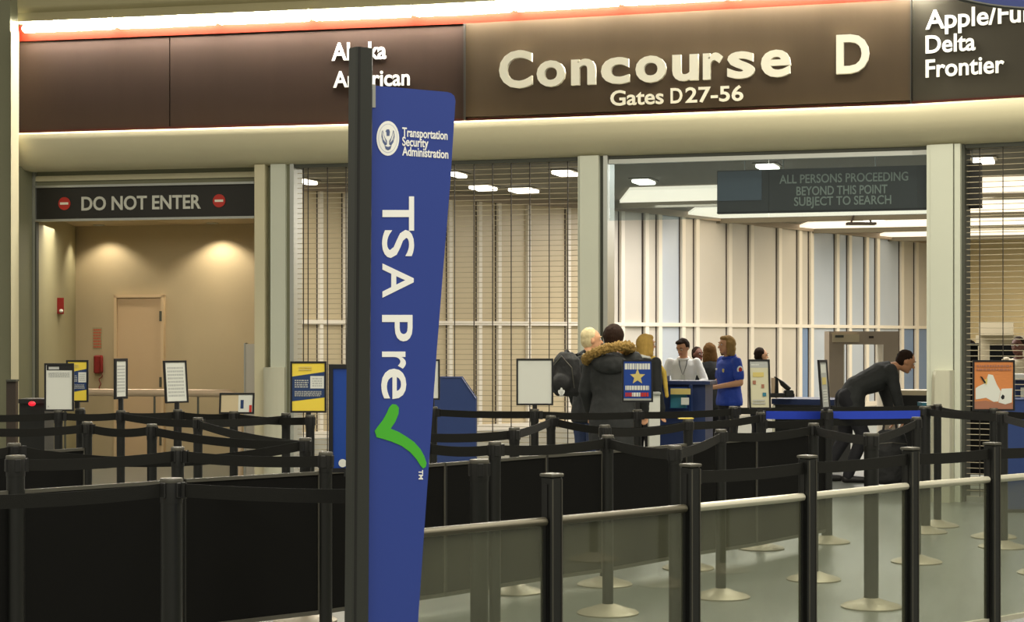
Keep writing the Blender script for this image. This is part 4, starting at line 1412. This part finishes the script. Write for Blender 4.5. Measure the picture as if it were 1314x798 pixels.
    tp = [hemz, J['pelvis'] if hem < .5 else J['pelvis'] + V(0, 0, .02), J['waist'], (J['waist'] + J['chest']) / 2, J['chest'], J['chest'].lerp(J['sh'], .7), J['sh'] + up * .016, J['neck'] - up * .006]
    q = loft(tp, [.104 * k, .106 * k, .09 * k, .095 * k, .106 * k, .107 * k, .074, .041], [.074 * k, .076 * k, .066 * k, .068 * k, .074 * k, .068 * k, .05, .04], n=18); g.add((q.v, q.f))
    for sd_ in (1, -1):
        s0, el, wr, fd = A[sd_]
        if sleeve == 'long':
            ka = 1 + (k - 1) * .6
            limb(g, s0 - V(0, 0, .004), el, .039 * ka, .034 * ka); limb(g, el, el.lerp(wr, .95), .034 * ka, .026 * ka)
        else:
            limb(g, s0 - V(0, 0, .006), s0.lerp(el, .72), .040, .041)
    g.v = sc(g)
    fuse('jacket' if sleeve == 'long' and top != 'shirt_white' else 'shirt', g, MT[top], root, voxel=.012, smooth=3, disp=.014, dscale=.09)
    if collar:
        m = MB()
        cp = [J['neck'] + up * .0 + V(math.sin(a) * .042, math.cos(a) * .046, -.006 - .012 * math.cos(a)) for a in [2 * PI * i / 16 for i in range(17)]]
        m.tube(cp, .013, 8); m.v = sc(m)
        fuse('collar', m, MT[collar], root, voxel=.009, smooth=1)
    # ---- legs garment and shoes
    g = MB()
    q = loft([J['pelvis'] - V(0, 0, .055), J['pelvis'] - V(0, 0, .02), J['pelvis'] + V(0, 0, .05)], [.075, .103, .093], [.05, .072, .064], n=16); g.add((q.v, q.f))
    for sd_ in (1, -1):
        hp, kn, an, to = Lg[sd_]
        limb(g, hp, kn, .062, .044); limb(g, kn, an + V(0, 0, .0), .044, .034)
    g.v = sc(g)
    fuse('trousers', g, MT[legs], root, voxel=.013, smooth=3, disp=.01, dscale=.08)
    for sd_ in (1, -1):
        hp, kn, an, to = Lg[sd_]
        m = MB(); limb(m, an + V(0, -.014, -.022), to, .027, .022)
        m.v = [V(v.x, v.y, max(v.z, .001)) for v in sc(m)]
        fuse('shoe', m, MT['shoe'], root, voxel=.011, smooth=2)
    return root, dict(J=J, A=A, hp=hp_, H=H, up=up, yaw=yaw)


def child(root, name, mb, mt, H, smooth=True, parent=None):
    mb.v = [v * H for v in mb.v]
    return obj(name, mb, MT[mt], parent or root, smooth=smooth, local=True)


# rot: 0 = facing away from the camera, PI = facing the camera, -PI/2 = facing right
# traveller in the fur trimmed parka
r, d = person(787, 135, 1.72, -.25, 'person seen from behind in a black parka with a brown fur hood trim', hair='hair_dark', hairstyle='full', top='coat_black', bulk=1.32, wide=1.12, hem=.33,
              arms={1: ((.165, .03, .63), (.15, .10, .52), (0, .6, -.8)), -1: ((-.165, .03, .63), (-.15, .10, .52), (0, .6, -.8))}, nod=.1)
m = MB()
ring = []
for i in range(20):
    a = 2 * PI * i / 20
    ring.append(V(.125 * math.sin(a) - .02, -.035 + .085 * math.cos(a), .828 + .030 * math.sin(a) - .028 * math.cos(a + .2)))
ring.append(ring[0])
m.tube(ring, .026, 10); 
random.seed(4)
for i in range(150):
    a = random.uniform(0, 2 * PI); j = int(a / (2 * PI) * 20) % 20
    c = ring[j].lerp(ring[j + 1], random.random())
    dd = V(random.uniform(-1, 1), random.uniform(-1, 1), random.uniform(-1, 1)).normalized()
    limb(m, c + dd * .016, c + dd * .034, .006, .0015, 6)
m.v = [v * 1.735 for v in m.v]
fuse('fur_trim', m, MT['fur'], r, voxel=.009, smooth=0, disp=.045, dscale=.018)
m = MB(); m.ell(V(.0, -.09, .775), (.10, .045, .055)); m.v = [v * 1.735 for v in m.v]
fuse('hood', m, MT['coat_black'], r, voxel=.012, smooth=2, disp=.02, dscale=.06)

# pale haired traveller with a backpack, face turned right
r, d = person(754, 128, 1.69, -.9, 'pale haired person in a dark coat and white collar, carrying a backpack', hair='hair_white', hairstyle='short', top='coat_black', hem=.44, bulk=1.12, headturn=-.55, collar='shirt_white', legs='jeans')
bp = thing('backpack', 'black backpack with a white three leaf logo on a traveller at left', 'backpack', P(727, 131, h=0), rz=-.62)
m = MB(); q = loft([V(0, 0, 1.02), V(0, 0, 1.06), V(0, 0, 1.22), V(0, 0, 1.38), V(0, 0, 1.45)], [.12, .15, .16, .14, .07], [.07, .10, .11, .09, .05], n=18); m.add((q.v, q.f))
m.ell(V(0, -.10, 1.14), (.11, .05, .10))
fuse('pack_body', m, MT['pack'], bp, voxel=.012, smooth=3, disp=.01, dscale=.06)
for sx in (-1, 1):
    obj('strap', MB().tube([V(sx * .08, .06, 1.42), V(sx * .10, .16, 1.46), V(sx * .11, .26, 1.40), V(sx * .11, .27, 1.2), V(sx * .09, .1, 1.06)], .016, 8), MT['pack'], bp, smooth=True, local=True)
for a, L in ((-.55, .055), (0, .07), (.55, .055)):
    R = Matrix.Rotation(a, 3, 'Y')
    c = V(.045, -.155, 1.03)
    pts = [c + R @ V(.018 * math.sin(t) * 1, 0, L * (.5 - .5 * math.cos(t)) * 1) for t in [2 * PI * i / 16 for i in range(16)]]
    pts = [c + R @ V(.017 * math.sin(t), 0, L * .5 + .5 * L * -math.cos(t) + .006) for t in [2 * PI * i / 16 for i in range(16)]]
    obj('logo_leaf', MB().slab(pts, (0, -1, 0), .004), MT['letter_white'], bp, local=True)
for k in range(2):
    obj('logo_bar', MB().box((.045, -.157, 1.026 - .012 * k), (.05, .006, .005)), MT['letter_white'], bp, local=True)
obj('zip', MB().tube([V(-.13, -.06, 1.10), V(-.12, -.09, 1.3), V(0, -.085, 1.41), V(.12, -.09, 1.3), V(.13, -.06, 1.10)], .005, 6), MT['black_edge'], bp, local=True)

# blonde woman with a yellow scarf
r, d = person(826, 116, 1.63, -.75, 'blonde bobbed person in a black coat with a yellow scarf', hair='hair_blonde', hairstyle='bob', top='coat_black', hem=.42, headturn=-.35, collar='shirt_white')
m = MB(); limb(m, V(.045, .05, .835), V(.105, .088, .74), .02, .018); limb(m, V(.105, .088, .74), V(.12, .10, .58), .018, .014); limb(m, V(-.05, .05, .83), V(.055, .03, .835), .018, .018)
m.v = [v * 1.63 for v in m.v]
fuse('scarf', m, MT['yellow_scarf'], r, voxel=.011, smooth=2, disp=.01, dscale=.04)

# officer in the white shirt behind the podium, looking down to the left
r, d = person(877, 101, 1.58, PI - .15, 'dark haired person in a white shirt with lanyard, looking down behind the podium', skin='skin_tan', hair='hair_dark', hairstyle='bun', top='shirt_white', hem=.47, headturn=-.5, nod=.38,
              arms={1: ((.17, .05, .65), (.10, .17, .63), (-.4, .8, -.2)), -1: ((-.175, .05, .65), (-.10, .17, .63), (.4, .8, -.2))}, collar='shirt_white', wide=1.02, bulk=1.0)
m = MB().tube([V(-.035, .03, .845), V(-.028, .072, .79), V(0, .088, .70), V(.028, .072, .79), V(.035, .03, .845)], .0035, 6)
child(r, 'lanyard', m, 'tie_grey', 1.58)
child(r, 'id_badge', MB().box((0, .092, .685), (.034, .005, .045)), 'paper', 1.58)

# officer in royal blue
r, d = person(936, 105, 1.615, 1.95, 'officer with ash blonde bob in a royal blue short sleeved shirt', skin='skin', hair='hair_ash', hairstyle='bob', top='shirt_blue', legs='trousers', hem=.47, sleeve='short', bulk=1.22, wide=1.08,
              arms={1: ((.16, .00, .65), (.06, .16, .615), (-.35, .8, -.25)), -1: ((-.165, .0, .645), (-.055, .165, .61), (.35, .8, -.25))}, collar='shirt_blue')
pt = MB(); 
c = V(-.172, .004, .745)
pt.ell(c, (.006, .026, .028), 14, 8)
child(r, 'shoulder_patch', pt, 'letter_white', 1.615)
pt = MB().ell(V(-.176, .004, .745), (.004, .016, .018), 12, 6)
child(r, 'patch_centre', pt, 'red', 1.615)
child(r, 'chest_badge', MB().box((-.055, .083, .735), (.026, .008, .03), bev=.003), 'gold', 1.615)
child(r, 'name_bar', MB().box((.045, .085, .745), (.03, .008, .014), bev=.002), 'letter_white', 1.615)

# people further inside
person(911, 97, 1.52, .15, 'person with long brown hair seen from behind between two officers', hair='hair_brown', hairstyle='long', top='coat_black', hem=.42)
person(893, 92, 1.46, PI + .6, 'darker skinned person with dark hair, mostly hidden behind others at the podium', skin='skin_dark', hair='hair_dark', hairstyle='short', top='coat_black')
person(973, 99, 1.46, -1.3, 'dark haired person behind the cream notice beside the officer', hair='hair_dark', hairstyle='short', top='coat_black', skin='skin')
person(1246, 108, 1.56, .9, 'dark haired person half seen through the right grille', hair='hair_dark', hairstyle='short', top='trousers', skin='skin_tan')
person(1308, 104, 1.60, PI - .7, 'person in a cream top seen through the right grille near the frame edge', hair='hair_dark', hairstyle='short', top='equip', skin='skin_dark')

# bending man, facing right, reaching down into his bag
lp = {1: [(.052, -.03, .52), (.075, .06, .30), (.06, -.03, .045), (.065, .07, .018)], -1: [(-.052, -.03, .52), (-.07, -.02, .28), (-.06, -.16, .045), (-.065, -.06, .018)]}
r, d = person(1092, 116.5, 1.78, -PI / 2, 'person in a charcoal jacket bending forward over a bag', skin='skin_tan', hair='hair_dark', hairstyle='buzz', top='jacket_grey', legs='trousers', lean=.93, nod=-.25, legpose=lp, bulk=1.12, hem=.50,
              arms={1: ((.115, .25, .565), (.10, .29, .42), (0, .15, -1)), -1: ((-.115, .23, .56), (-.09, .27, .41), (0, .15, -1))})

# ================================================================== checkpoint furniture
def wbox(name, px0, px1, s0, s1, h0, h1, mt, parent, back=.5):
    """box whose front runs from (px0,s0) to (px1,s1) with a real depth"""
    a, b = P(px0, s0, h=h0), P(px1, s1, h=h0)
    dv = (b - a).normalized(); n = Vector((-dv.y, dv.x, 0))
    b0 = [a, b, b + n * back, a + n * back]
    return obj(name, MB().hexa(b0, [v + Vector((0, 0, h1 - h0)) for v in b0]), MT[mt], parent)


t = thing('podium', 'navy document podium with a small yellow poster on its front', 'podium', P(874, 113, h=0))
wbox('cabinet', 843, 905, 112.5, 113.5, .04, 1.06, 'navy', t, .4)
wbox('plinth', 845, 903, 112.5, 113.5, 0, .04, 'black', t, .38)
wbox('desk_top', 839, 911, 113, 114, 1.06, 1.10, 'navy', t, .46)
wbox('raised_box', 841, 855, 113.6, 113.8, 1.10, 1.155, 'navy', t, .2)
wbox('corner_strip', 884, 887, 114.2, 114.3, .05, 1.06, 'blue_laminate', t, .03)
wbox('front_poster', 860.5, 881, 114.1, 114.4, .80, 1.02, 'teal', t, .015)
wbox('poster_header', 860.5, 886, 114.6, 114.9, .955, 1.02, 'gold', t, .01)
wbox('poster_print', 874, 884, 114.8, 114.9, .84, .92, 'paper', t, .008)
wbox('poster_border', 859.5, 882, 113.9, 114.2, .79, 1.03, 'poster_blue', t, .012)
t = thing('white_bin', 'pale grey box standing between the star poster and the podium', 'box', P(840, 123, h=0))
wbox('box_body', 833, 847, 123, 123, .02, 1.0, 'paper', t, .2)
wbox('box_lid', 832, 848, 123.2, 123.2, 1.0, 1.02, 'silver', t, .22)
wbox('box_foot', 834, 846, 123, 123, 0, .02, 'black', t, .19)

# slanted blue counters
def slant_counter(px0, px1, s, htop, hlow, cut, depth, label, name='blue_counter'):
    t = thing(name, label, 'counter', P((px0 + px1) / 2, s, h=0))
    a, b = P(px0, s, h=0), P(px1, s, h=0)
    c = P(cut, s, h=0)
    up = lambda p, z: Vector((p.x, p.y, z))
    fr = [up(a, .03), up(b, .03), up(b, hlow), up(c, htop), up(a, htop)]
    obj('side_panel', MB().slab(fr, (0, 1, 0), .03), MT['blue_laminate'], t)
    bk = [p + Vector((0, depth, 0)) for p in fr]
    obj('side_panel', MB().slab(bk, (0, 1, 0), .03), MT['blue_laminate'], t)
    ins = [p + Vector((0, .03, 0)) for p in fr]
    ce = sum(ins, Vector()) / len(ins)
    ins = [p + (ce - p) * .02 for p in ins]
    obj('counter_body', MB().slab(ins, (0, 1, 0), depth - .03), MT['navy'], t)
    obj('edge_strip', MB().tube([fr[4] + V(0, -.004, 0), fr[3] + V(0, -.004, 0), fr[2] + V(0, -.004, 0)], .006, 6), MT['navy'], t)
    obj('plinth', MB().slab([up(a, 0), up(b, 0), up(b, .03), up(a, .03)], (0, 1, 0), depth), MT['black'], t)
    return t


slant_counter(552, 611, 128, 1.19, .97, 592, .5, 'blue counter with a slanted corner before the grille beside the banner')
t = slant_counter(1290, 1420, 141, 1.03, 1.03, 1350, .5, 'dark blue counter cut by the right frame edge')
t2 = thing('white_top_machine', 'dark blue machine with white top strip at the right frame edge', 'machine', P(1330, 108, h=0))
wbox('machine_body', 1303, 1400, 108, 108, .0, 1.09, 'navy', t2, .5)
wbox('white_strip', 1301, 1402, 108.4, 108.4, 1.09, 1.155, 'letter_white', t2, .52)
wbox('white_label', 1310, 1322, 108.6, 108.6, .8, 1.0, 'paper', t2, .01)
# walk-through detector
t = thing('metal_detector', 'beige walk-through metal detector arch behind the bending man', 'metal detector', P(1110, 99, h=0))
def dbox(name, x0, x1, h0, h1, mt, dy=0.0, dp=.35, par=None):
    return obj(name, MB().hexa([P(x0, 99, h=h0) + V(0, dy, 0), P(x1, 99, h=h0) + V(0, dy, 0), P(x1, 99, h=h0) + V(0, dy + dp, 0), P(x0, 99, h=h0) + V(0, dy + dp, 0)],
                               [P(x0, 99, h=h1) + V(0, dy, 0), P(x1, 99, h=h1) + V(0, dy, 0), P(x1, 99, h=h1) + V(0, dy + dp, 0), P(x0, 99, h=h1) + V(0, dy + dp, 0)]), MT[mt], par or t)
dbox('side_panel', 1064, 1083, 0, 1.67, 'detector')
dbox('side_panel', 1133, 1153, 0, 1.67, 'detector')
dbox('header', 1083, 1133, 1.50, 1.67, 'detector')
dbox('control_box', 1068, 1102, 1.53, 1.635, 'pane_beige', -.03, .04)
dbox('display', 1071, 1082, 1.59, 1.62, 'pillar_dark', -.036, .01)
dbox('label_plate', 1115, 1121, 1.58, 1.61, 'dark_brown_shade', -.006, .01)
dbox('inner_lining', 1082.4, 1083.6, .02, 1.5, 'mullion', -.004, .36)
dbox('inner_lining', 1132.4, 1133.6, .02, 1.5, 'mullion', -.004, .36)
# small table with black box at the right of the man
t = thing('divesting_table', 'dark cabinet with a beige top between the bending man and the right column', 'table', P(1172, 110, h=0))
wbox('cabinet', 1157, 1193, 112, 112.5, 0, .93, 'black', t, .5)
wbox('table_top', 1154, 1196, 112, 112.5, 0.93, .985, 'equip', t, .55)
t = thing('teal_tray', 'teal plastic tray beside the foot of the right column', 'tray', P(1187, 120, h=0))
wbox('tray_body', 1184, 1199, 121, 121, .84, .90, 'teal', t, .25)
wbox('tray_stand', 1186, 1197, 121, 121, 0, .84, 'black', t, .2)
# long low counter with dark goods right of the officer
t = thing('screening_table', 'long low navy screening table between the cream notice and the bending man', 'table', P(1030, 112, h=0))
wbox('table_top', 990, 1070, 111, 113, .82, .885, 'navy', t, .7)
wbox('dark_panel', 992, 1068, 111.4, 113.4, .10, .82, 'black', t, .6)
for px in (993, 1067):
    wbox('leg', px - 1.5, px + 1.5, 113, 113, 0, .82, 'steel', t, .04)
t = thing('handheld_arm', 'black articulated scanner arm standing on the screening table', 'scanner', P(1000, 112, h=.885))
obj('arm', MB().tube([P(996, 112, 510), P(996, 112, 484), P(1004, 112, 492), P(1013, 112, 500)], [.03, .025, .03, .03], 8), MT['black'], t)
obj('foot', MB().box(P(1003, 112, 507), (.28, .12, .05), bev=.01), MT['black'], t)
obj('scanner_head', MB().box(P(1012, 112, 505), (.10, .14, .08), bev=.01), MT['black_head'], t)
obj('post', MB().box(P(992, 112, 497), (.04, .04, .22)), MT['bronze_rail'], t)
# black machine behind the right grille
t = thing('xray_machine', 'tall black machine behind the right grille beside the column', 'machine', P(1246, 118, h=0))
wbox('machine_body', 1236.5, 1255, 119, 119, .03, 1.50, 'black_panel', t, .3)
wbox('machine_top', 1236, 1256, 119.3, 119.3, 1.50, 1.53, 'black', t, .32)
wbox('machine_body_low', 1255, 1296, 119, 119, .03, .90, 'black_panel', t, .3)
t = thing('beige_scanner', 'large beige scanner housing seen through the right grille', 'machine', P(1280, 92, h=0))
wbox('housing', 1252, 1345, 92, 93, .1, 1.62, 'equip', t, .8)
wbox('housing_slope', 1256, 1300, 93, 93.5, 1.62, 1.80, 'equip', t, .6)
wbox('dark_slot', 1270, 1312, 94, 94.5, 1.28, 1.50, 'black_panel', t, .05)
wbox('dark_foot', 1254, 1343, 92, 93, 0, .1, 'black', t, .7)
t = thing('white_floor_box', 'low pale box on the floor just behind the right grille', 'box', P(1250, 122, h=0))
wbox('box_body', 1238, 1264, 124, 124.5, .03, .16, 'paper', t, .2)
wbox('box_foot', 1239, 1263, 124, 124.5, 0, .03, 'dark_brown_shade', t, .18)
# dark bag the man reaches into, and the bin
t = thing('travel_bag', 'black travel bag under the hands of the bending man', 'bag', P(1142, 119.5, h=0))
m = MB(); q = loft([V(0, 0, .02), V(0, 0, .06), V(0, 0, .38), V(0, 0, .55), V(0, 0, .60)], [.16, .19, .20, .17, .10], [.10, .12, .12, .09, .05], n=18); m.add((q.v, q.f))
fuse('bag_body', m, MT['pack'], t, voxel=.014, smooth=3, disp=.02, dscale=.08)
obj('handle', MB().tube([V(-.08, 0, .56), V(-.06, 0, .68), V(.06, 0, .68), V(.08, 0, .56)], .014, 8), MT['pack'], t, smooth=True, local=True)
obj('zip', MB().tube([V(-.17, -.06, .45), V(0, -.115, .47), V(.17, -.06, .45)], .006, 6), MT['black_edge'], t, local=True)
# far left dark box with red lamp
t = thing('dark_equipment_box', 'dark box with a red light at the far left behind the belts', 'equipment box', P(42, 160, h=0))
wbox('cabinet', 25, 57, 158, 158, 0, 1.06, 'black', t, .3)
wbox('top_cap', 23.5, 58, 158.4, 158.4, 1.06, 1.095, 'black_head', t, .32)
obj('red_lamp', MB().ell(P(41, 159.5, 518), (.03, .02, .02)), mat('red_indicator', (225, 30, 50), .3, emit=.8), t, smooth=True)
t = thing('grey_bollard', 'grey upright post unit against the left pillar', 'post', P(14, 122, h=0))
wbox('bollard', 8, 20, 122, 122, 0, 1.13, 'dark_brown_shade', t, .1)
wbox('bollard_cap', 7.5, 20.5, 122.3, 122.3, 1.13, 1.15, 'pillar_dark', t, .11)
# camera side roof trusses reflected in the transom glass
t = thing('roof_truss', 'pale steel roof truss high above the queue, outside the frame', 'truss', (2, 8, 6.6))
for y in (6.0, 6.9):
    for k in range(8):
        x = -4 + 2 * k
        obj('chord', MB().tube([(x, y, 7.2), (x + 2, y, 7.2)], .05, 6), MT['letter_white'], t)
        obj('strut', MB().tube([(x, y, 7.2), (x + 1, y, 6.2)], .04, 6), MT['letter_white'], t)
        obj('strut', MB().tube([(x + 1, y, 6.2), (x + 2, y, 7.2)], .04, 6), MT['letter_white'], t)
